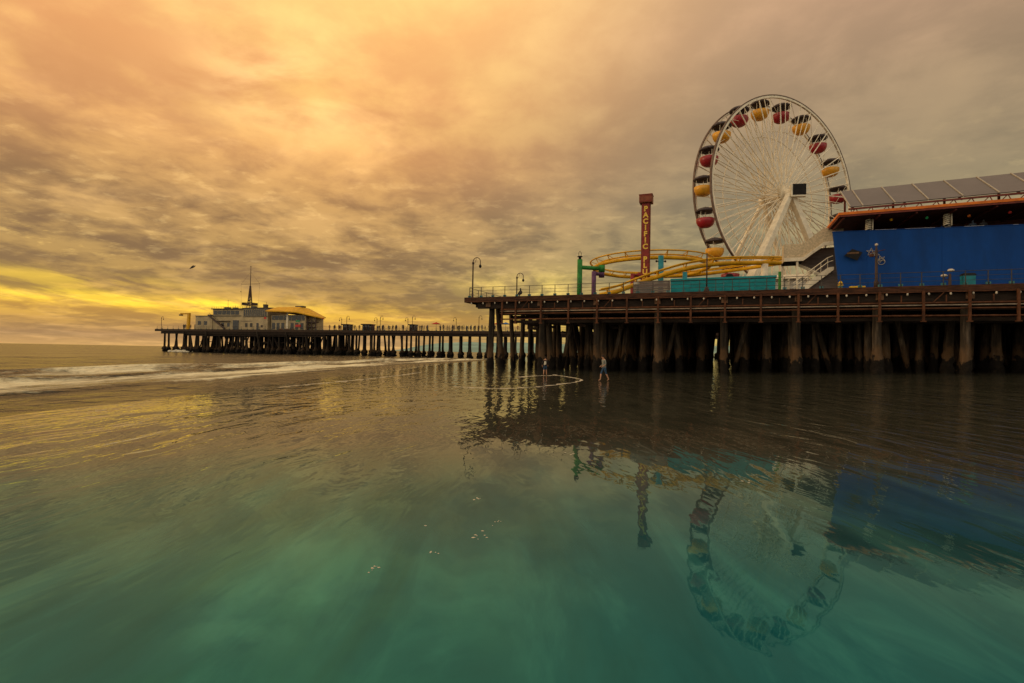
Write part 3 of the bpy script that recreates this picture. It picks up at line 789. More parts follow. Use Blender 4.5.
def column(p, top, r, mt, arm=None, cap=False):
    x, y, _ = W2L((p[0], p[1], 0)); h_ = top - DECK
    b = MB(); b.tube([(x, y, 0), (x, y, h_)], r, 12); b.lathe([(r * 1.7, 0), (r * 1.7, .08), (r, .1)], (x, y, 0), 12)
    if arm:
        ax, ay, az = W2L(arm); b.tube([(x, y, az), (ax, ay, az)], r * .8, 10)
        b.lathe([(r * 1.25, -.38), (r * 1.25, .38)], (ax, ay, az), 12)
    o = b.build('support_column', MT[mt], RC, True); o['label'] = {'green': 'green column', 'purple': 'purple column', 'red': 'red column', 'tealsteel': 'teal column', 'cream': 'cream column'}[mt]
    if cap:
        b = MB(); b.tube([(x - .5, y, h_ - cap), (x + .5, y, h_ - cap)], .06, 6); b.ball((x - .5, y, h_ - cap), .13, 8); b.ball((x + .5, y, h_ - cap), .13, 8); b.build('floodlight_bar', MT['dark'], o)
    return o
o = column((7.55, 58), 12.3, .29, 'green', (10.15, 58.6, 11.42))
x, y, _ = W2L((7.55, 58, 0)); b = MB()
b.lathe([(.30, 5.352), (.16, 5.4), (.16, 5.62), (.3, 5.66), (.3, 5.72), (.1, 5.78)], (x, y, 0), 10)
b.tube([(x - .13, y, 5.7), (x - .14, y, 6.1), (x, y, 6.35), (x + .14, y, 6.1), (x + .13, y, 5.7)], .03, 6); b.build('finial', MT['dark'], o, True)
column((9.48, 60), 11.3, .27, 'purple', (10.45, 60.4, 11.05))
column((14.6, 62.5), 11.5, .24, 'red', (15.6, 62.9, 11.35))
column((16.76, 58), 12.9, .31, 'tealsteel', None, .62)
column((19.5, 58), 11.1, .26, 'tealsteel')
column((26.2, 53.2), 11.3, .34, 'cream')
column((29.3, 56.0), 11.0, .2, 'green')
TR = thing('coaster_train', 'low dark ride cars with rounded tops behind the teal fence', 'ride cars', PF(20.2, 3.2, DECK), RZ)
for k in range(6):
    b = MB(); x = .85 * k; h_ = 1.62 + (.32 if k == 4 else 0) + .04 * (k % 2)
    b.prism([(x, .25), (x + .78, .25), (x + .78, h_ - .25), (x + .62, h_), (x + .2, h_ + .02), (x, h_ - .3)], 0, 1.1); b.build('car', MT['dark'], TR, bevel=.06)
b = MB(); b.box(-.1, 5.2, .2, .9, 0, .2); b.build('track_bed', MT['dark'], TR)

# pale ticket booths and machinery under the wheel
for k, (s, t, w, d_, hh, lab) in enumerate([(28.6, 18.5, 3.4, 3.0, 3.9, 'pale cream ticket booth under the wheel, seen beneath the yellow track'), (32.3, 20.0, 3.2, 3.0, 3.4, 'pale cream booth under the wheel, behind the switchback stairs'),
                                     (24.3, 22.0, 3.6, 3.0, 4.1, 'long pale booth behind the teal fence near the wheel foot')]):
    bo = thing('booth', lab, 'booth', PF(s, t, DECK), RZ)
    b = MB(); b.box(0, w, 0, d_, 0, hh - .5); b.build('wall', MT['white'], bo)
    b = MB(); b.hexa([(-.25, -.4, hh - .497), (w + .25, -.4, hh - .497), (w + .25, d_ + .2, hh - .497), (-.25, d_ + .2, hh - .497), (.2, .1, hh), (w - .2, .1, hh), (w - .2, d_ - .2, hh), (.2, d_ - .2, hh)]); b.build('roof', MT['cream'], bo)
    for x in (.3, w * .5 + .1):
        b = MB(); b.box(x, x + w * .32, -.03, .03, 1.1, 2.3); b.build('window', MT['glass'], bo)
    for x in (-.15, w * .5, w + .15):
        b = MB(); b.box(x - .09, x + .09, -.36, -.18, 0, hh - .5); b.build('post', MT['cream'], bo)

# ------------------------------------------------------------------ ferris wheel
TH = R(22.882); C0 = Vector((38.5585, 75, 25.2527)); RW = 13.916; WW = 3.2046; PH = .25081
FW = thing('ferris_wheel', 'tall cream ferris wheel with red and yellow tubs under dark canopies', 'ferris wheel', (C0.x, C0.y, DECK), TH)
HZ = C0.z - DECK
def wp(a, r, n): return (r * math.cos(a), -n, HZ + r * math.sin(a))     # local: x in the wheel plane, -y towards the viewer
NS = 120
for sgn in (1, -1):
    n0 = sgn * WW / 2
    def ring(r0, r1, n_a, n_b, mt, name, seg=NS):
        b = MB(); vs = []; fs = []
        for k in range(seg):
            a = 2 * math.pi * k / seg
            vs += [wp(a, r0, n_a), wp(a, r1, n_a), wp(a, r1, n_b), wp(a, r0, n_b)]
        for k in range(seg):
            l = (k + 1) % seg
            for q in range(4):
                fs.append((k * 4 + q, k * 4 + (q + 1) % 4, l * 4 + (q + 1) % 4, l * 4 + q))
        b.add(vs, fs); return b.build(name, MT[mt], FW)
    ring(RW - .20, RW + .10, n0 - .13, n0 + .13, 'cream', 'rim')
    ring(RW + .105, RW + .24, n0 - .16, n0 + .16, 'rimband', 'rim_shade_band')  # brown band: shade of the rim's outer face put into colour
    ring(RW * .66 - .05, RW * .66 + .05, n0 * .72 - .04, n0 * .72 + .04, 'cream', 'inner_ring', 40)
    b = MB()
    for k in range(40):
        a = PH + math.pi * 2 * k / 40
        tw = (.55 if k % 2 else -.55)
        b.tube([wp(a, RW - .15, n0), wp(a + tw, .75, sgn * (1.45 if k % 2 else 1.05))], .078, 6)
        if k % 2 == 0: b.tube([wp(a + math.pi / 40, RW - .15, n0), wp(a + math.pi / 40, .6, sgn * 1.5)], .05, 5)
    b.build('spokes', MT['cream'], FW)
b = MB()
for k in range(20):
    a = PH + math.pi / 2 + math.pi / 10 * k
    b.tube([wp(a, RW - .05, -WW / 2), wp(a, RW - .05, WW / 2)], .07, 6)
    b.tube([wp(a, RW - .1, -WW / 2), wp(a + math.pi / 10, RW - 2.2, 0), wp(a + math.pi / 5, RW - .1, WW / 2)], .035, 4)
b.build('axle_bars', MT['cream'], FW)
b = MB(); b.tube([wp(0, 0, -2.7), wp(0, 0, 2.7)], .55, 16)
for n_ in (-1.5, -1.0, 1.0, 1.5): b.tube([wp(0, 0, n_ - .08), wp(0, 0, n_ + .08)], .95, 20)
b.build('hub', MT['cream'], FW, False)
for sgn, feet in ((1, (-12.1, 8.9)), (-1, (-9.5, 10.0))):
    for a in feet:
        b = MB(); b.bar(wp(math.pi / 2 * (1 if 1 else 0), 0, sgn * 2.35), (a, -sgn * 4.0, 0), .75 if sgn > 0 else .4, .75 if sgn > 0 else .4, w1=1.3 if sgn > 0 else .6, h1=1.1 if sgn > 0 else .6)
        b.build('support_leg', MT['cream'], FW, bevel=.05)
        b = MB(); b.box(a - 1.1, a + 1.1, -sgn * 4.0 - 1.1, -sgn * 4.0 + 1.1, 0, .7); b.build('leg_base', MT['concrete'], FW, bevel=.05)
    b = MB()
    for q in (.35, .55, .75):
        p0 = Vector(wp(0, 0, sgn * 2.35)).lerp(Vector((feet[0], -sgn * 4.0, 0)), q); p1 = Vector(wp(0, 0, sgn * 2.35)).lerp(Vector((feet[1], -sgn * 4.0, 0)), q)
        if q > .7: b.bar(p0, p1, .22)
    b.build('cross_beam', MT['cream'], FW)
b = MB(); SGN = thing('sign_frame', None, None, (.35, -3.3, HZ), R(-33)); SGN.parent = FW
b.box(-1.02, .98, -.3, .35, -.86, .96); b.build('box', MT['cream'], SGN, bevel=.03)
sb = MB(); sb.box(-.80, .95, -.34, -.303, -.62, .93); sb.build('screen', MT['dark'], SGN)
# tubs
def tub_mesh():
    b = MB(); b.lathe([(.25, -2.62), (.70, -2.56), (1.06, -2.3), (1.27, -1.85), (1.31, -1.40), (1.22, -1.36), (1.14, -1.75), (.9, -2.15), (.3, -2.4)], n=20)
    return b
tm = {c: tub_mesh().mesh('gondola', MT[c], True) for c in ('tubred', 'tubyellow')}
b = MB(); b.lathe([(1.25, -.42), (1.42, -.36), (1.42, -.22), (1.15, .0), (.6, .2), (.12, .3), (.05, .4)], n=20); cm = b.mesh('canopy', MT['canopy'], True)
b = MB(); b.tube([(0, 0, .1), (0, 0, -2.3)], .06, 6)
for k in range(4):
    a = math.pi / 4 + k * math.pi / 2; b.tube([(1.1 * math.cos(a), 1.1 * math.sin(a), -.3), (1.15 * math.cos(a), 1.15 * math.sin(a), -1.6)], .03, 5)
hm = b.mesh('hanger', MT['cream'])
b = MB(); b.lathe([(.85, -1.98), (.85, -1.72), (.55, -1.72), (.55, -1.98)], n=16); smh = b.mesh('seat', MT['dark'], True)
for k in range(20):
    a = PH + math.pi / 2 + math.pi / 10 * k
    col = 'tubyellow' if k % 2 == 0 else 'tubred'
    x, y, z = wp(a, RW - .05, 0)
    o = inst('gondola', tm[col], FW, (x, y, z - .12), (0, 0, rnd.uniform(0, 6)))
    o['label'] = 'yellow tub' if col == 'tubyellow' else 'red tub'
    o.scale = (.94, .94, .96)
    inst('canopy', cm, o); inst('hanger', hm, o); inst('seat', smh, o)
b = MB(); b.box(-7, 7, -3.4, 3.4, 0.0, 1.2); b.box(-7.2, 7.2, -3.6, -3.45, 1.2, 2.2); b.build('loading_platform', MT['cream'], FW, bevel=.02)

# ------------------------------------------------------------------ long pier
LP = thing('pier', 'long narrow distant pier over the surf, crowded with visitors', 'pier', FF(0, 0), FZ)
LA = 178.0
b = MB(); b.box(0, LA, 0, 9.5, 6.55, DECK); b.box(11.5, 63, 9.503, 24, 6.55, DECK); b.build('deck', MT['plank'], LP)
b = MB(); b.box(-.3, LA, -.2, -.003, 6.3, 7.02); b.build('fascia', MT['plank'], LP)
b = MB(); b.box(2.0, LA, .02, .3, 5.55, 6.297); b.box(11.5, 62.5, .31, .6, 5.0, 6.2); b.build('edge_beam', MT['beam'], LP)
b = MB(); b.box(2.5, LA, .6, .9, 6.15, 6.547); b.box(2.5, LA, 8.4, 8.7, 6.15, 6.547); b.box(11.5, 63, 15, 15.3, 6.15, 6.547); b.box(11.5, 63, 22, 22.3, 6.15, 6.547)
b.box(62, LA, 1.0, 1.15, 5.55, 5.8); b.build('stringer', MT['beam'], LP)
fpm = [pile_mesh(20 + k, .27, 6.2, .40, 10, (1.25, 1.95), 'darkpile') for k in range(4)]
FP = []
for a, lean in ((2.8, .02), (4.4, 0)): FP.append((a, .8, lean)); FP.append((a + .3, 8.2, 0))
for a, lean in ((7.2, .14), (7.6, -.10), (10.0, -.05), (10.6, 0), (12.4, .16), (12.7, 0), (14.6, .16), (14.9, -.12)): FP.append((a, .9, lean)); FP.append((a, 8.0, lean * .5))
a = 16.5
while a < 62:
    for bb in (.8, 4.5, 8.4, 15.2, 22.2): FP.append((a + rnd.uniform(-.3, .3), bb, rnd.choice((0, 0, .05, -.06, .16, -.16)) * (1 if bb < 9 else .4)))
    a += 2.15
a = 63.0
while a < 91:
    for bb in (.8, 8.4): FP.append((a + rnd.uniform(-.35, .35), bb, rnd.choice((0, 0, 0, .03, -.03)) if a < 74 else rnd.choice((0, .12, -.12, .02))))
    if rnd.random() < .4: FP.append((a + rnd.uniform(.6, 1.0), .9, 0))
    a += rnd.choice((2.2, 3.0, 4.2)) if a < 74 else rnd.choice((1.6, 2.3, 2.8))
while a < 176:
    for bb in (.8, 8.4): FP.append((a + rnd.uniform(-.35, .35), bb, rnd.gauss(0, .012)))
    a += rnd.choice((2.0, 2.6, 3.0))
FP.sort(key=lambda p: (p[1] > 1, p[0] > 120, p[0]))
rest = MB()
for q, (a, bb, lean) in enumerate(FP):
    w = FF(a, bb); gz = max(-.35, beach_z(w.x, w.y) if w.x > -12 else -.35)
    if q < 100:
        o = inst('pile', fpm[q % 4], LP, (a - lean * 3, bb, gz), (0, lean, rnd.uniform(0, 6))); o.scale = (1, 1, (6.5 - gz) / 6.2)
    else:
        mw = Matrix.Translation((a - lean * 3, bb, gz)) @ Matrix.Rotation(lean, 4, 'Y') @ Matrix.Diagonal((1, 1, (6.5 - gz) / 6.2, 1))
        me = fpm[q % 4]; rest.add([mw @ v.co for v in me.vertices], [tuple(f_.vertices) for f_ in me.polygons])
tag(rest.build('pile_forest', MT['darkpile'], LP, True), kind='stuff')
b = MB()
for k in range(40):
    a = rnd.uniform(16, 60); bb = rnd.choice((1.0, 4.7, 8.2)); dr = rnd.choice((-1, 1))
    b = MB(); b.bar((a, bb, 6.2), (a + dr * rnd.uniform(1.5, 2.6), bb, rnd.uniform(1.0, 2.2)), .28); b.build('brace', MT['beam'], LP)
for k in range(10):
    a = rnd.uniform(16, 58); b = MB(); b.bar((a, 1.2, rnd.uniform(3.0, 3.4)), (a + rnd.uniform(3, 6), 1.2, rnd.uniform(3.0, 3.4)), .2); b.build('waler', MT['beam'], LP)
b = MB(); b.box(41, 60, 2.5, 8, 5.4, 5.9); b.box(14.5, 42, 2.0, 12, 5.0, 6.1); b.build('under_deck_floor', MT['beam'], LP)
railing('railing', 'thin post railing along the near side of the long distant pier', 176, 2.2, FF(.2, .15, DECK), FZ, False)
railing('railing', 'thin post railing along the far side of the long distant pier', 110, 2.75, FF(64, 9.3, DECK), FZ, False)

# harbour office
HO = thing('harbor_office', 'cream two storey harbour office with a tall mast at the end of the long pier', 'building', FF(13.6, 2, DECK), FZ)
def wbox(name, mt, *a, **k):
    b = MB(); b.box(*a); return b.build(name, MT[mt], HO, **k)
wbox('annex_wall', 'creamwall', 0, 6.6, 0, 8, 0, 4.25); wbox('annex_roof', 'rail', -.15, 6.6, -.15, 8.1, 4.253, 4.4)
wbox('wall', 'creamwall', 6.603, 18.6, .2, 8, 0, 6.35); wbox('wall', 'creamwall', 18.603, 27.6, -.2, 8, 0, 6.45)
wbox('roof', 'rail', 6.3, 18.55, -.3, 8.2, 6.353, 6.6); wbox('roof', 'rail', 18.4, 27.8, -.5, 8.2, 6.453, 6.75)
wbox('roof_edge', 'creamwall', 19, 27.0, 2, 7, 6.753, 7.0)
for k in range(12):
    w = wbox('window', 'glass', 18.75 + .72 * k, 19.33 + .72 * k, -.24, -.203, 4.2, 6.2)
    wbox('window_frame', 'creamwall', 19.335 + .72 * k, 19.465 + .72 * k, -.27, -.206, 4.15, 6.25)
for k in range(6): wbox('window', 'glass', 6.9 + 1.65 * k, 8.35 + 1.65 * k, .16, .197, 4.7, 5.9)
wbox('fascia', 'rail', 6.6, 17.5, .05, .19, 4.2, 4.45)
wbox('door', 'glass', 14.4, 16.6, .14, .196, 0.1, 3.0); wbox('door', 'glass', 23.6, 24.4, -.25, -.205, 0, 2.1)
wbox('awning', 'rail', 8.2, 13.4, -.5, .19, 2.65, 2.8); wbox('wall_stripe', 'rail', 17.7, 22.0, -.23, -.206, 2.6, 2.75)
wbox('sign', 'signred', 26.3, 27.1, -.26, -.206, 3.35, 3.95)
for x0, x1, y0, z0_, z1_ in ((8.0, 9.6, 3, 6.603, 7.35), (12.0, 13.0, 2.5, 6.603, 7.15), (1.5, 2.8, 3, 4.403, 5.0), (20.2, 21.6, 1.0, 6.76, 7.4), (24.6, 25.4, 1.2, 6.76, 7.9)):
    wbox('roof_unit', 'rail', x0, x1, y0, y0 + 1.2, z0_, z1_)
for x in (1.0, 3.4): wbox('window', 'glass', x, x + 1.2, -.045, -.003, 1.5, 2.7)
for x in (10.0, 12.2): wbox('window', 'glass', x, x + 1.0, .16, .197, 1.0, 2.2)
for x in (19.4, 21.2): wbox('shutter', 'rail', x, x + .9, -.24, -.206, .9, 2.1)
wbox('vent', 'brownmetal', 25.2, 25.9, -.24, -.206, .8, 1.5); wbox('downpipe', 'rail', 18.45, 18.6, .02, .19, 0, 6.3); wbox('ledge', 'rail', 18.62, 27.58, -.3, -.206, 3.95, 4.1)
b = MB()
for k in range(14): b.box(6.5 + .9 * k, 6.54 + .9 * k, -.2, -.16, 6.6, 7.3)
b.box(6.5, 18.3, -.2, -.16, 7.26, 7.3); b.box(6.5, 18.3, -.2, -.16, 6.92, 6.95); b.build('roof_rail', MT['rail'], HO)
b = MB(); b.bar((5.6, -.25, 4.3), (11.8, -.25, .3), .25, .5); b.bar((5.6, -.3, 5.2), (11.8, -.3, 1.2), .07); b.build('outside_stair', MT['brownmetal'], HO)
wbox('low_store', 'creamwall', -1.6, -.01, 1, 9, 0, 1.7)
b = MB()
for sx in (-.42, .42):
    for sy in (-.42, .42):
        b.bar((16.0 + sx * 1.8, 5 + sy * 1.8, 7.003), (16.0 + sx, 5 + sy, 8.1), .14); b.bar((16.0 + sx, 5 + sy, 8.1), (16.0 + sx * .15, 5 + sy * .15, 14.2), .26, w1=.2)
for k in range(6):
    z = 8.4 + k; q = .42 - .055 * k
    b.bar((16.0 - q, 5 - q, z), (16.0 + q, 5 + q, z + .6), .14); b.bar((16.0 + q, 5 - q, z), (16.0 - q, 5 - q, z + .6), .14); b.bar((16.0 - q, 5 - q, z), (16.0 + q, 5 - q, z), .13)
b.box(14.2, 17.8, 3.6, 6.4, 8.0, 8.14); b.box(14.2, 14.28, 3.6, 6.4, 8.14, 8.8); b.box(17.72, 17.8, 3.6, 6.4, 8.14, 8.8); b.box(14.2, 17.8, 3.6, 3.66, 8.7, 8.8)
b.tube([(16.0, 5, 13.5), (16.0, 5, 20.3)], [.13, .07], 6); b.bar((12.4, 5, 14.75), (19.6, 5, 14.75), .09)
for x in (12.4, 19.6): b.tube([(x, 5, 14.75), (16.0, 5, 18.6)], .022, 4); b.tube([(x, 5, 14.75), (16.0 + (x - 16.0) * .9, 5, 7.1)], .022, 4)
b.ball((16.0, 5, 20.3), .16, 8); b.ball((12.4, 5, 12.4), .16, 8)
b.build('mast', MT['brownmetal'], HO)
b = MB()
for x, z in ((9.5, 9.6), (24.2, 8.8), (12.4, 7.8), (23, 8.2)): b.tube([(x, 3, 6.4), (x, 3, z)], .05, 5)
b.box(22.9, 24.4, 2.9, 3.1, 7.6, 7.75); b.box(11, 12.6, 2.9, 3.1, 7.0, 7.15); b.build('antenna', MT['brownmetal'], HO)

# restaurant at the pier end
RS = thing('restaurant', 'restaurant with a yellow hipped roof beside the harbour office on the long pier', 'building', FF(41.9, 1.5, DECK), FZ)
b = MB(); b.box(0, 12.2, 1, 7, 0, 4.6); b.box(12.203, 14.6, 2.6, 6, 0, 4.0); b.build('wall', MT['creamwall'], RS)
ev = [(-.2, -1.3, 5.75), (10.6, -1.5, 5.35), (17.1, 2.0, 3.8), (13.6, 8.5, 4.4), (-.2, 9, 5.75)]
tp = [(1.0, 2.4, 7.1), (9.0, 2.4, 7.1), (10.0, 3.0, 6.9), (9.4, 6.0, 6.9), (1.0, 6.0, 7.1)]
b = MB(); low = [(x, y, z - .28) for x, y, z in ev]
b.add(low + ev + tp, [(4, 3, 2, 1, 0), (10, 11, 12, 13, 14)] + [(k, (k + 1) % 5, 5 + (k + 1) % 5, 5 + k) for k in range(5)] + [(5 + k, 5 + (k + 1) % 5, 10 + (k + 1) % 5, 10 + k) for k in range(5)])
b.build('roof', MT['yellow'], RS)
b = MB(); b.box(7.2, 9.8, 2.5, 4.0, 6.85, 7.4); b.build('skylight', MT['glass'], RS)
for x0, x1, z0_, z1_ in ((.3, 5.4, 3.1, 4.4), (6.4, 11.8, 2.9, 4.4)):
    b = MB(); b.box(x0, x1, .96, .998, z0_, z1_); w = b.build('window', MT['glass'], RS)
    for k in range(3):
        q = MB(); xx = x0 + (x1 - x0) * (k + .5) / 3; q.box(xx - .06, xx + .06, .92, .957, z0_, z1_); q.build('mullion', MT['creamwall'], w)
for x in (.4, 2.0, 3.7, 7.0, 8.6, 10.4):
    b = MB(); b.box(x, x + 1.05, .95, .998, .3, 2.2); b.build('window', MT['glass'], RS)
b = MB(); b.box(5.5, 6.1, .85, .999, 0, 5.1); b.build('pilaster', MT['cream'], RS)
b = MB(); b.box(12.3, 15.6, 1.2, 2.55, 2.35, 2.6); b.box(12.3, 15.4, 1.2, 2.55, 1.0, 1.15); b.build('balcony', MT['brownmetal'], RS)
for x, h_ in ((12.6, 4.3), (14.0, 4.2), (15.4, 3.9)):
    b = MB(); b.box(x - .12, x + .12, 1.3, 1.54, 0, h_); b.build('post', MT['brownmetal'], RS)
b = MB(); b.box(8.9, 10.2, .86, .94, 2.55, 2.95); b.build('sign', MT['signgreen'], RS)
b = MB(); b.box(8.8, 10.6, .80, .90, 1.0, 1.7); b.build('sign', MT['signred'], RS)
b = MB(); b.box(4.6, 10.0, -1.2, -1.05, .02, .42); b.build('planter_wall', MT['cap'], RS)
b = MB(); b.tube([(17.0, 2, 3.62), (17.9, 1.9, 3.4)], .12, 6); b.build('rain_spout', MT['umbred'], RS)

cr = thing('crane', 'yellow davit crane near the seaward tip of the long pier', 'crane', FF(11.6, 1.2, DECK), FZ)
b = MB(); b.bar((0, 0, 0), (.25, 0, 5.2), .85, .7, w1=.7, h1=.6); b.build('post', MT['yellow'], cr)
b = MB(); b.bar((.5, 0, 5.0), (-3.1, 0, 5.0), .5, .45); b.build('arm', MT['yellow'], cr)
b = MB(); b.box(-3.5, -2.5, -.3, .3, 4.35, 4.75); b.build('winch', MT['brownmetal'], cr)

for k, (a, w, hh, lab) in enumerate([(66.9, 1.6, 1.9, 'dark low kiosk on the long pier, the one nearer its restaurant'), (73.3, 2.5, 1.95, 'longer dark kiosk on the long pier, farther from its restaurant'), (88.0, 1.2, 1.9, 'small dark kiosk in the middle of the long pier deck')]):
    kk = thing('kiosk', lab, 'kiosk', FF(a, 2.2, DECK), FZ)
    b = MB(); b.box(0, w, 0, 2.4, 0, hh - .3); b.build('body', MT['beam'], kk)
    b = MB(); b.box(-.25, w + .25, -.5, 2.5, hh - .297, hh); b.build('roof', MT['darkcloth'], kk)
    b = MB(); b.box(.3, w - .3, -.04, .02, 1.0, 1.7); b.build('counter_opening', MT['glass'], kk)
for k, (a, mt, lab, sc) in enumerate([(95.9, 'umbred', 'red sun umbrella standing alone above the railing of the long pier', 1), (113.6, 'umbred', 'red umbrella over a stall where the long pier passes behind the near pier', 1), (115.6, 'umbblue', 'blue umbrella beside the red one behind the corner of the near pier', 1), (125.5, 'umbred', 'faded red umbrella seen between the corner piles of the near pier', 1)]):
    u = thing('umbrella', lab, 'umbrella', FF(a, 2.4, DECK), FZ)
    b = MB(); b.tube([(0, 0, 0), (0, 0, 2.3)], .04, 6); b.build('pole', MT['brownmetal'], u)
    b = MB(); b.lathe([(1.25, 1.95), (1.22, 2.0), (.7, 2.25), (.1, 2.45), (.03, 2.55)], n=12); b.build('canopy', MT[mt], u, True)

# ------------------------------------------------------------------ people
def skin_body(joints, edges, root=0, levels=1):
    me = D.meshes.new('body'); me.from_pydata([j[0] for j in joints], edges, []); o = D.objects.new('body', me); COL.objects.link(o)
    md = o.modifiers.new('skin', 'SKIN'); md.use_smooth_shade = True
    for v, j in zip(me.skin_vertices[0].data, joints):
        r = j[1]; v.radius = r if isinstance(r, tuple) else (r, r)
        v.use_root = False
    me.skin_vertices[0].data[root].use_root = True
    if levels:
        sd = o.modifiers.new('sub', 'SUBSURF'); sd.levels = levels; sd.render_levels = levels
    dg = bpy.context.evaluated_depsgraph_get(); out = D.meshes.new_from_object(o.evaluated_get(dg)); D.objects.remove(o)
    return out
def person_mesh(h, lf, rf, lk, rk, lh, le, rh, re, lean=0.0, head=0.0):
    """joints for a figure of height h; feet, knees, hands, elbows are given; faces +x"""
    k = h / 1.7
    J = [((0, 0, .93 * h / 1.7 * 1.0), (.115 * k, .14 * k)), ((lean * .5, 0, 1.15 * k), (.105 * k, .135 * k)), ((lean, 0, 1.37 * k), (.10 * k, .16 * k)),
         ((lean + .01, 0, 1.46 * k), .055 * k), ((lean + .03 + head, 0, 1.53 * k), (.075 * k, .068 * k)), ((lean + .03 + head, 0, 1.62 * k), (.092 * k, .078 * k)), ((lean + .02 + head, 0, 1.69 * k), (.05 * k, .045 * k)),
         ((0, .09 * k, .86 * k), .088 * k), (lk, .058 * k), (lf, .038 * k), ((lf[0] + .13 * k, lf[1], .028), .030 * k),
         ((0, -.09 * k, .86 * k), .088 * k), (rk, .058 * k), (rf, .038 * k), ((rf[0] + .13 * k, rf[1], .028), .030 * k),
         ((lean, .19 * k, 1.40 * k), .052 * k), (le, .042 * k), (lh, .030 * k), ((lh[0] + .05 * k, lh[1], lh[2] - .06 * k), .028 * k),
         ((lean, -.19 * k, 1.40 * k), .052 * k), (re, .042 * k), (rh, .030 * k), ((rh[0] + .05 * k, rh[1], rh[2] - .06 * k), .028 * k),
         ((lean + .115 * k + head, 0, 1.595 * k), .018 * k)]
    E_ = [(0, 1), (1, 2), (2, 3), (3, 4), (4, 5), (5, 6), (0, 7), (7, 8), (8, 9), (9, 10), (0, 11), (11, 12), (12, 13), (13, 14), (2, 15), (15, 16), (16, 17), (17, 18), (2, 19), (19, 20), (20, 21), (21, 22), (5, 23)]
    return skin_body(J, E_)
def clothe(me, mats, rule):
    me.materials.clear()
    for m in mats: me.materials.append(m)
    for p in me.polygons: p.material_index = rule(p.center); p.use_smooth = True
def hair_cap(parent, c, r, mt='hair', long=False):
    b = MB(); b.lathe([(r * .7, -.55 * r if not long else -1.5 * r), (r * 1.02, -.2 * r), (r * 1.04, .3 * r), (r * .8, .8 * r), (r * .3, 1.08 * r), (.01, 1.12 * r)], c, 12)
    return b.build('hair', MT[mt], parent, True)
k = 1.52 / 1.7
me = person_mesh(1.52, (-.30 * k, .09 * k, .10), (.24 * k, -.09 * k, .08), (-.08 * k, .10 * k, .46), (.17 * k, -.10 * k, .47),
                 (.26 * k, .16 * k, .96 * k), (.02, .25 * k, 1.12 * k), (.20 * k, -.15 * k, .98 * k), (-.06, -.26 * k, 1.12 * k), .05, .03)
def rule(c):
    arm = abs(c.y) > .185 * k
    if c.z > 1.42 * k: return 0
    if (c.z < 1.10 * k and (c.x > .14 * k or abs(c.y) > .20 * k) and c.z > .85 * k): return 0
    if c.z > .93 * k: return 1
    if c.z > .42: return 2
    return 0
clothe(me, [MT['skin'], MT['tee'], MT['jeans']], rule)
pb = D.objects.new('person', me); COL.objects.link(pb); pb.location = (5.54, 30.63, beach_z(5.54, 30.63) + .005); pb.rotation_euler.z = R(200)
tag(pb, 'person in grey top and rolled up jeans walking barefoot on wet sand by the piles', 'person')
hair_cap(pb, (.105, 0, 1.47), .088)
k = 1.3 / 1.7
me = person_mesh(1.3, (-.04, .12 * k, .09), (.10, -.11 * k, .09), (.02, .11 * k, .37), (.07, -.10 * k, .38),
                 (.05, .27 * k, .80 * k), (-.03, .29 * k, 1.10 * k), (.16, -.22 * k, .90 * k), (-.01, -.28 * k, 1.1 * k), .02, .02)
def rule2(c):
    if c.z > 1.42 * k: return 0
    if c.z < .98 * k and abs(c.y) > .19 * k and c.z > .7 * k: return 0
    if c.z > .90 * k: return 3 if (.98 * k < c.z < 1.32 * k and c.y < .07 and c.y > -.09 and c.x < .0) else 1
    if c.z > .40: return 2
    return 0
clothe(me, [MT['skin'], MT['darkcloth'], MT['jeans'], MT['whitecloth']], rule2)
pc = D.objects.new('person', me); COL.objects.link(pc); pc.location = (2.4, 36.65, beach_z(2.4, 36.65) + .005); pc.rotation_euler.z = R(75)
tag(pc, 'smaller person in a dark top and blue shorts wading beside the corner piles', 'person')
hair_cap(pc, (.05, 0, 1.255), .075)

# sitting figure at the pier edge
k = 1.0
me = skin_body([((0, 0, .12), (.13, .17)), ((.02, 0, .38), (.12, .17)), ((.05, 0, .56), (.10, .19)), ((.07, 0, .66), .055), ((.10, 0, .80), (.10, .09)), ((.09, 0, .90), .05),
    ((.25, .12, .42), .08), ((.42, .13, .06), .05), ((.25, -.12, .40), .08), ((.42, -.12, .06), .05), ((.12, .22, .45), .05), ((.3, .1, .42), .04), ((.12, -.22, .45), .05), ((.3, -.08, .42), .04)],
    [(0, 1), (1, 2), (2, 3), (3, 4), (4, 5), (0, 6), (6, 7), (0, 8), (8, 9), (2, 10), (10, 11), (2, 12), (12, 13)])
clothe(me, [MT['darkcloth']], lambda c: 0)
o = D.objects.new('person', me); COL.objects.link(o); o.location = PF(5.37, .55, DECK + .01); o.rotation_euler.z = R(230)
tag(o, 'dark seated person hunched at the railing of the near pier, right of its second lamp', 'person')

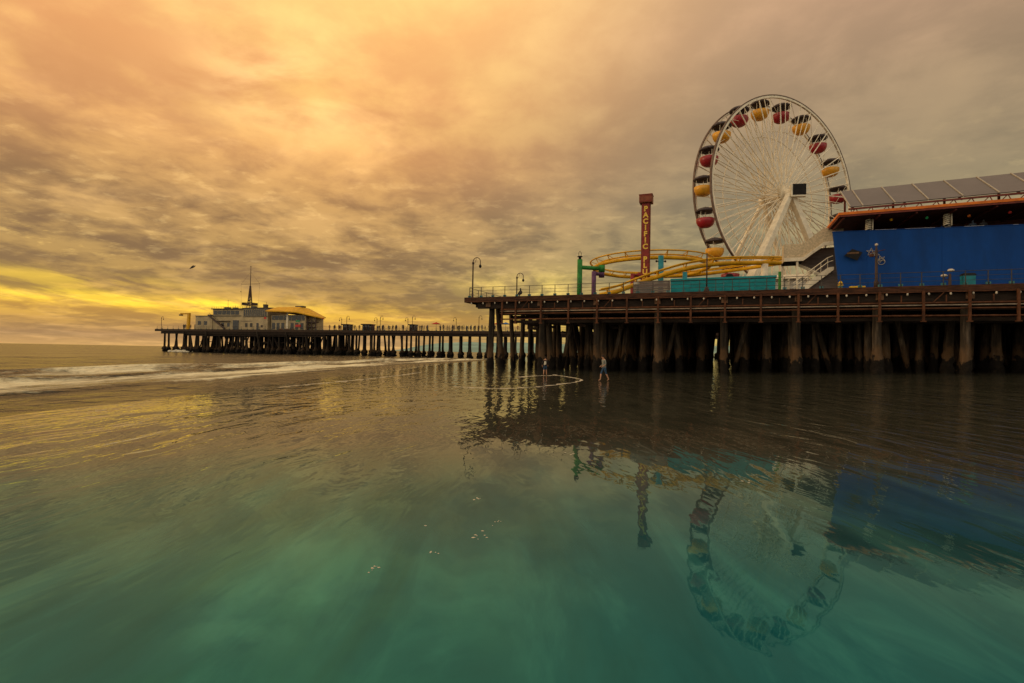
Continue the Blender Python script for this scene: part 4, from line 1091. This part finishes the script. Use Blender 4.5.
# visitors on the long pier and the patio
CM = []
for v in range(3):
    q = random.Random(v)
    me = person_mesh(1.7, (-.08 + .16 * q.random(), .1, .09), (.05, -.1, .09), (.02, .1, .48), (.05, -.1, .48), (.1, .26, .85), (-.02, .27, 1.12), (.18 * q.random(), -.26, .9), (-.02, -.27, 1.12), .02)
    clothe(me, [MT['crowd']], lambda c: 0); CM.append(me)
G = 'visitors along the long pier'
spots = [rnd.uniform(64, 97) for _ in range(26)] + [rnd.uniform(97, 113) for _ in range(12)] + [63.5, 64.6, 66.2, 71.0, 71.7, 73.8, 75.0, 78.3, 79.2, 80.1, 81.4, 82.3, 84.2, 86.1, 86.7, 90.3, 91.6, 93.0, 94.1, 98.7, 99.3, 100.4, 101.6, 102.0, 102.9, 103.6, 104.4, 105.3, 106.0, 106.5, 107.3, 107.9, 108.5, 109.6, 110.3, 111.2, 112.5, 117.5, 119.3, 121.5]
for k, a in enumerate(spots):
    o = inst('person', CM[k % 3], None, FF(a, rnd.choice((.9, 1.4, 2.0, 3.2)), DECK), (0, 0, rnd.uniform(0, 6.28)))
    sc = rnd.uniform(.92, 1.08); o.scale = (sc, sc, sc)
    tag(o, 'tiny silhouette of a visitor standing on the deck of the long distant pier', 'person', G)
spots = [8.6, 9.3, 10.2, 10.8, 11.3]
for k, a in enumerate(spots):
    o = inst('person', CM[k % 3], None, FF(a, rnd.choice((.9, 1.6, 2.4)), DECK), (0, 0, rnd.uniform(0, 6.28)))
    tag(o, 'tiny dark visitor near the yellow crane at the seaward end of the long pier', 'person', 'visitors at the seaward tip')
for x, lab in ((9.35, 'dim person on the patio above the blue wall, left of the pair'), (10.0, 'dim person on the patio above the blue wall, right of the pair')):
    o = inst('person', CM[0], None, PF(31.8 + x, 3.75, DECK + 3.76), (0, 0, R(250)))
    tag(o, lab, 'person', 'pair on the patio')

# gull
bd = MB()
bd.tube([(-.30, 0, 0), (-.18, 0, .01), (0, 0, .02), (.16, 0, .03), (.26, 0, .05), (.33, 0, .045)], [.02, .06, .085, .07, .05, .01], 8)
g = bd.build('gull', MT['gull'], None, True)
for s_ in (1, -1):
    w = MB(); w.add([(.12, .05 * s_, .04), (.16, .35 * s_, .17), (.05, .75 * s_, .12), (-.05, .72 * s_, .11), (-.02, .35 * s_, .15), (-.10, .05 * s_, .03), (.12, .05 * s_, .02), (.16, .35 * s_, .15), (.05, .75 * s_, .11), (-.05, .72 * s_, .10), (-.02, .35 * s_, .13), (-.10, .05 * s_, .01)],
        [(0, 1, 4, 5), (1, 2, 3, 4), (11, 10, 7, 6), (10, 9, 8, 7), (0, 6, 7, 1), (1, 7, 8, 2), (2, 8, 9, 3), (3, 9, 10, 4), (4, 10, 11, 5), (5, 11, 6, 0)])
    w.build('wing', MT['gull'], g)
g.location = (-37.7, 60, 10.9); g.rotation_euler = (R(14), R(-28), R(20)); g.scale = (1.15, 1.15, 1.15)
tag(g, 'dark gull gliding in the sky above the harbour office', 'bird')

# ------------------------------------------------------------------ foam lines and flecks
fm = MB()
def foam_line(pts, w):
    pts = catmull([Vector((x, y, 0)) for x, y in pts], 30); vs = []; n = len(pts)
    for i, p in enumerate(pts):
        d = (pts[min(i + 1, n - 1)] - pts[max(i - 1, 0)]).normalized(); s_ = Vector((-d.y, d.x, 0))
        wob = .35 * noise.noise((p.x * 1.3, p.y * 1.3, 2)); ww = w * max(.02, .45 + 1.5 * noise.noise((p.x * 1.7, p.y * 1.7, 8)) + .5 * noise.noise((p.x * 6, p.y * 6, 3)))
        c = p + s_ * wob * .4
        for q, zz in ((-1, .001), (-.4, .007), (.4, .007), (1, .001)):
            v = c + s_ * q * ww; v.z = beach_z(v.x, v.y) + zz; vs.append(v)
    fm.add(vs, [(i * 4 + j, i * 4 + j + 1, (i + 1) * 4 + j + 1, (i + 1) * 4 + j) for i in range(n - 1) for j in range(3)])
foam_line([(-2.6, 23.2), (-.5, 22.6), (.6, 23.6), (1.6, 25.0), (2.9, 27.4), (4.0, 30.0), (4.35, 31.6), (4.2, 33.5), (3.7, 36.0), (3.1, 38.5)], .12)
foam_line([(.5, 33.5), (1.8, 36.0), (3.4, 37.2)], .22)
foam_line([(-9.6, 21), (-8.9, 24), (-8.0, 28), (-7.2, 33), (-6.8, 38)], .13)
def fleck(x, y, r, n, q):
    for k in range(n):
        cx_ = x + q.gauss(0, r * 1.6); cy_ = y + q.gauss(0, r * 2.2); rr = r * q.uniform(.25, .8); m = 9; vs = []
        for j in range(m):
            a = 2 * math.pi * j / m; u = rr * q.uniform(.45, 1.25)
            vs.append((cx_ + u * math.cos(a) * 1.2, cy_ + u * math.sin(a) * .8, beach_z(cx_, cy_) + .001))
        vs.append((cx_, cy_, beach_z(cx_, cy_) + .007))
        fm.add(vs, [(j, (j + 1) % m, m) for j in range(m)])
q = random.Random(5)
for x, y, r, n in ((-.26, 4.5, .022, 7), (-.12, 4.85, .014, 5), (-.97, 3.75, .014, 7), (-.6, 4.1, .012, 5), (-.75, 4.75, .012, 4), (5.1, 5.1, .03, 2), (2.3, 2.55, .012, 1), (-.35, 5.6, .018, 5), (3.1, 6.6, .03, 4), (1.0, 8.2, .03, 4)):
    fleck(x, y, r, n, q)
tag(fm.build('foam', pmat('sea_foam', (.60, .52, .38), .9, .08, (6, 6, 6)), None, True), kind='stuff')

# splash of surf round the piles at the pier's end
sp = MB()
for k in range(26):
    p = FF(7 + 7 * rnd.random(), -1.5 + 3 * rnd.random(), -.1); r = rnd.uniform(.35, .8)
    sp.ball(p, r, 8, sc=(1.3, 1, .9))
tag(sp.build('surf_splash', pmat('splash_foam', (.70, .62, .46), .9, .2, (3, 3, 3)), None, True), kind='stuff')

# ------------------------------------------------------------------ sky and sun
SUN_AZ, SUN_EL = R(-84), R(9)
wld = D.worlds.new('World'); scn.world = wld; wld.use_nodes = True
nt = wld.node_tree; bg = nt.nodes['Background']; wout = nt.nodes['World Output']
tc = N(nt, 'ShaderNodeTexCoord'); nrm = N(nt, 'ShaderNodeVectorMath', operation='NORMALIZE'); nt.links.new(tc.outputs['Generated'], nrm.inputs[0])
sp3 = N(nt, 'ShaderNodeSeparateXYZ'); nt.links.new(nrm.outputs[0], sp3.inputs[0])
X_, Y_, Z_ = sp3.outputs
el = M(nt, 'MULTIPLY', M(nt, 'ARCSINE', Z_), 180 / math.pi)
az = M(nt, 'MULTIPLY', M(nt, 'ARCTAN2', X_, Y_), 180 / math.pi)
den = M(nt, 'ADD', M(nt, 'MAXIMUM', Z_, 0.0), .13)
cq = N(nt, 'ShaderNodeCombineXYZ'); nt.links.new(M(nt, 'DIVIDE', X_, den), cq.inputs[0]); nt.links.new(M(nt, 'DIVIDE', Y_, den), cq.inputs[1])
big = NOISE(nt, MAP(nt, cq.outputs[0], (.9, .55, 1), (0, 0, R(35)), (4.3, 1.7, 0)), 1.0, 3, .5, .3)
mid = NOISE(nt, MAP(nt, cq.outputs[0], (2.0, 1.9, 1), (0, 0, R(25)), (1.3, 7.7, 0)), 1.0, 8, .56, .25)
fine = NOISE(nt, MAP(nt, cq.outputs[0], (5.2, 5.0, 1), (0, 0, R(15)), (9.3, 2.7, 0)), 1.0, 8, .62, .3)
huge = NOISE(nt, MAP(nt, cq.outputs[0], (1.15, .75, 1), (0, 0, R(52)), (2.1, 9.4, 0)), 1.0, 5, .5, .6)
c_lo = M(nt, 'ADD', M(nt, 'MULTIPLY', big, .30), M(nt, 'ADD', M(nt, 'MULTIPLY', mid, .38), M(nt, 'MULTIPLY', fine, .32)))
c_hi = M(nt, 'ADD', M(nt, 'MULTIPLY', huge, .50), M(nt, 'ADD', M(nt, 'MULTIPLY', mid, .31), M(nt, 'MULTIPLY', fine, .19)))
kh = SS(nt, 9, 20, el)
c = M(nt, 'ADD', M(nt, 'MULTIPLY', c_lo, M(nt, 'SUBTRACT', 1.0, kh)), M(nt, 'MULTIPLY', c_hi, kh))
cl = SS(nt, .425, .575, c)
ef = M(nt, 'DIVIDE', M(nt, 'MAXIMUM', el, 0.0), 40.0, clamp=True)
def ramp_el(st): return RAMP(nt, ef, [(e / 40.0, srgb(*c_)) for e, c_ in st])
Ld = ramp_el([(0, (204, 158, 98)), (1.0, (160, 124, 84)), (2.2, (170, 128, 74)), (3.4, (188, 138, 64)), (4.6, (152, 116, 66)), (6, (140, 108, 70)), (9, (138, 106, 70)), (14, (152, 114, 74)), (20, (206, 146, 92)), (26, (232, 164, 102)), (36, (246, 182, 116))])
Ll = ramp_el([(0, (226, 176, 106)), (1.0, (180, 138, 92)), (2.2, (208, 158, 80)), (3.4, (240, 186, 70)), (4.6, (210, 162, 76)), (6, (184, 144, 80)), (9, (190, 150, 88)), (14, (210, 162, 98)), (20, (242, 180, 106)), (26, (254, 198, 116)), (36, (255, 214, 134))])
Rd = ramp_el([(0, (152, 132, 84)), (4, (152, 132, 80)), (8, (122, 114, 86)), (16, (136, 122, 96)), (24, (154, 130, 102)), (31, (180, 146, 116)), (36, (188, 152, 120))])
Rl = ramp_el([(0, (205, 180, 105)), (4, (212, 182, 90)), (8, (168, 152, 106)), (16, (156, 138, 106)), (24, (178, 150, 116)), (31, (204, 164, 130)), (36, (210, 170, 134))])
left = MIX(nt, cl, Ld, Ll); right = MIX(nt, cl, Rd, Rl)
side = SS(nt, -22, 26, az)
sky = MIX(nt, side, left, right)
seam_n = NOISE(nt, MAP(nt, cq.outputs[0], (.9, 1.0, 1), (0, 0, R(40)), (6.3, 3.1, 0)), 1.0, 6, .52, .6)
seam = M(nt, 'ABSOLUTE', M(nt, 'SUBTRACT', seam_n, .52))
seam = M(nt, 'SUBTRACT', 1.0, SS(nt, 0.0, .07, seam))
speck = SS(nt, .52, .70, NOISE(nt, MAP(nt, cq.outputs[0], (7.5, 8.5, 1), (0, 0, R(10)), (2.3, 5.1, 0)), 1.0, 6, .6, .2))
low = M(nt, 'MULTIPLY', SS(nt, 5, 9, el), M(nt, 'SUBTRACT', 1.0, SS(nt, 15, 24, el)))
sky = MIX(nt, M(nt, 'MULTIPLY', M(nt, 'MULTIPLY', seam, SS(nt, .35, .6, mid)), M(nt, 'SUBTRACT', .62, M(nt, 'MULTIPLY', side, .5))), sky, MIX(nt, 1.0, sky, (.16, .10, .04), 'ADD'))
sky = MIX(nt, M(nt, 'MULTIPLY', M(nt, 'MULTIPLY', speck, low), M(nt, 'SUBTRACT', .95, M(nt, 'MULTIPLY', side, .55))), sky, MIX(nt, 1.0, sky, (.17, .12, .045), 'ADD'))
huge_b = NOISE(nt, MAP(nt, cq.outputs[0], (2.2, 2.4, 1), (0, 0, R(38)), (5.5, 0.4, 0)), 1.0, 7, .55, .6)
def glow(a0, e0, wa, we, col, extra=None):
    da = M(nt, 'DIVIDE', M(nt, 'SUBTRACT', az, a0), wa); de = M(nt, 'DIVIDE', M(nt, 'SUBTRACT', el, e0), we)
    g_ = M(nt, 'POWER', 2.718, M(nt, 'MULTIPLY', -1.0, M(nt, 'ADD', M(nt, 'MULTIPLY', da, da), M(nt, 'MULTIPLY', de, de))))
    if extra is not None: g_ = M(nt, 'MULTIPLY', g_, extra)
    return MIX(nt, g_, (0, 0, 0), col)
streak = SS(nt, .40, .62, NOISE(nt, MAP(nt, cq.outputs[0], (3, 1.0, 1), (0, 0, R(-8))), 1.0, 6, .62, .3))
for gl in (glow(-1, 37, 22, 11, (.26, .14, .02)), glow(-38, 4.1, 15, .62, (.60, .42, -.06), M(nt, 'ADD', .35, streak)), glow(-27, 3.7, 5, .7, (.5, .36, -.04), streak), glow(-43, 5.6, 9, .7, (.45, .30, -.02), streak), glow(-44, 9, 6, 1.8, (.34, .20, .0), M(nt, 'MULTIPLY', speck, streak)), glow(-26.5, 25.5, 7, 4.5, (.34, .27, .11), SS(nt, .40, .62, huge_b)), glow(-13, 22.5, 9, 3, (.20, .13, .05), SS(nt, .45, .62, huge_b)), glow(-36, 21.5, 13, 2.6, (-.17, -.13, -.045), SS(nt, .30, .6, mid)), glow(-17, 15.5, 10, 1.8, (-.10, -.07, -.03), SS(nt, .30, .6, mid)), glow(2, 7.2, 7, 1.7, (.46, .33, .05), M(nt, 'ADD', .25, streak))):
    sky = MIX(nt, 1.0, sky, gl, 'ADD')
back = M(nt, 'SUBTRACT', 1.0, SS(nt, -.55, .35, Y_))
sky = MIX(nt, back, sky, (.80, .70, .54))
zen = SS(nt, 38, 65, el)
sky = MIX(nt, zen, sky, (.74, .60, .44))
nt.links.new(sky, bg.inputs['Color']); bg.inputs['Strength'].default_value = 1.07
st = N(nt, 'ShaderNodeTexSky'); st.sky_type = 'NISHITA'; st.sun_disc = False; st.sun_elevation = SUN_EL; st.sun_rotation = SUN_AZ
bg2 = N(nt, 'ShaderNodeBackground'); nt.links.new(st.outputs[0], bg2.inputs['Color']); bg2.inputs['Strength'].default_value = .07
ms = N(nt, 'ShaderNodeMixShader'); ms.inputs[0].default_value = .95
nt.links.new(bg2.outputs[0], ms.inputs[1]); nt.links.new(bg.outputs[0], ms.inputs[2]); nt.links.new(ms.outputs[0], wout.inputs['Surface'])

sl = D.lights.new('sun', 'SUN'); sl.energy = 0.8; sl.angle = R(12); sl.color = (1, .72, .42)
so = D.objects.new('sun', sl); COL.objects.link(so)
sd = Vector((math.sin(SUN_AZ) * math.cos(SUN_EL), math.cos(SUN_AZ) * math.cos(SUN_EL), math.sin(SUN_EL)))
so.rotation_euler = sd.to_track_quat('Z', 'Y').to_euler()

# ------------------------------------------------------------------ camera
ca = D.cameras.new('camera'); ca.lens = 18; ca.sensor_width = 36; ca.sensor_fit = 'HORIZONTAL'; ca.clip_start = .05; ca.clip_end = 30000
co = D.objects.new('camera', ca); COL.objects.link(co)
roll = math.atan(.0185); pitch = math.atan(11 / 512)
X0 = Vector((1, 0, 0)); U0 = Vector((0, -math.sin(pitch), math.cos(pitch))); F0 = Vector((0, math.cos(pitch), math.sin(pitch)))
rt = X0 * math.cos(roll) + U0 * math.sin(roll); up = U0 * math.cos(roll) - X0 * math.sin(roll)
mw = Matrix((rt, up, -F0)).transposed().to_4x4(); mw.translation = Vector((0, 0, 1.6)); co.matrix_world = mw
scn.camera = co
scn.view_settings.view_transform = 'Standard'; scn.view_settings.look = 'None'; scn.view_settings.exposure = 0; scn.view_settings.gamma = 1
scn.render.engine = 'CYCLES'
try:
    scn.cycles.use_denoising = True
    scn.cycles.max_bounces = 6; scn.cycles.caustics_reflective = False; scn.cycles.caustics_refractive = False
except Exception: pass
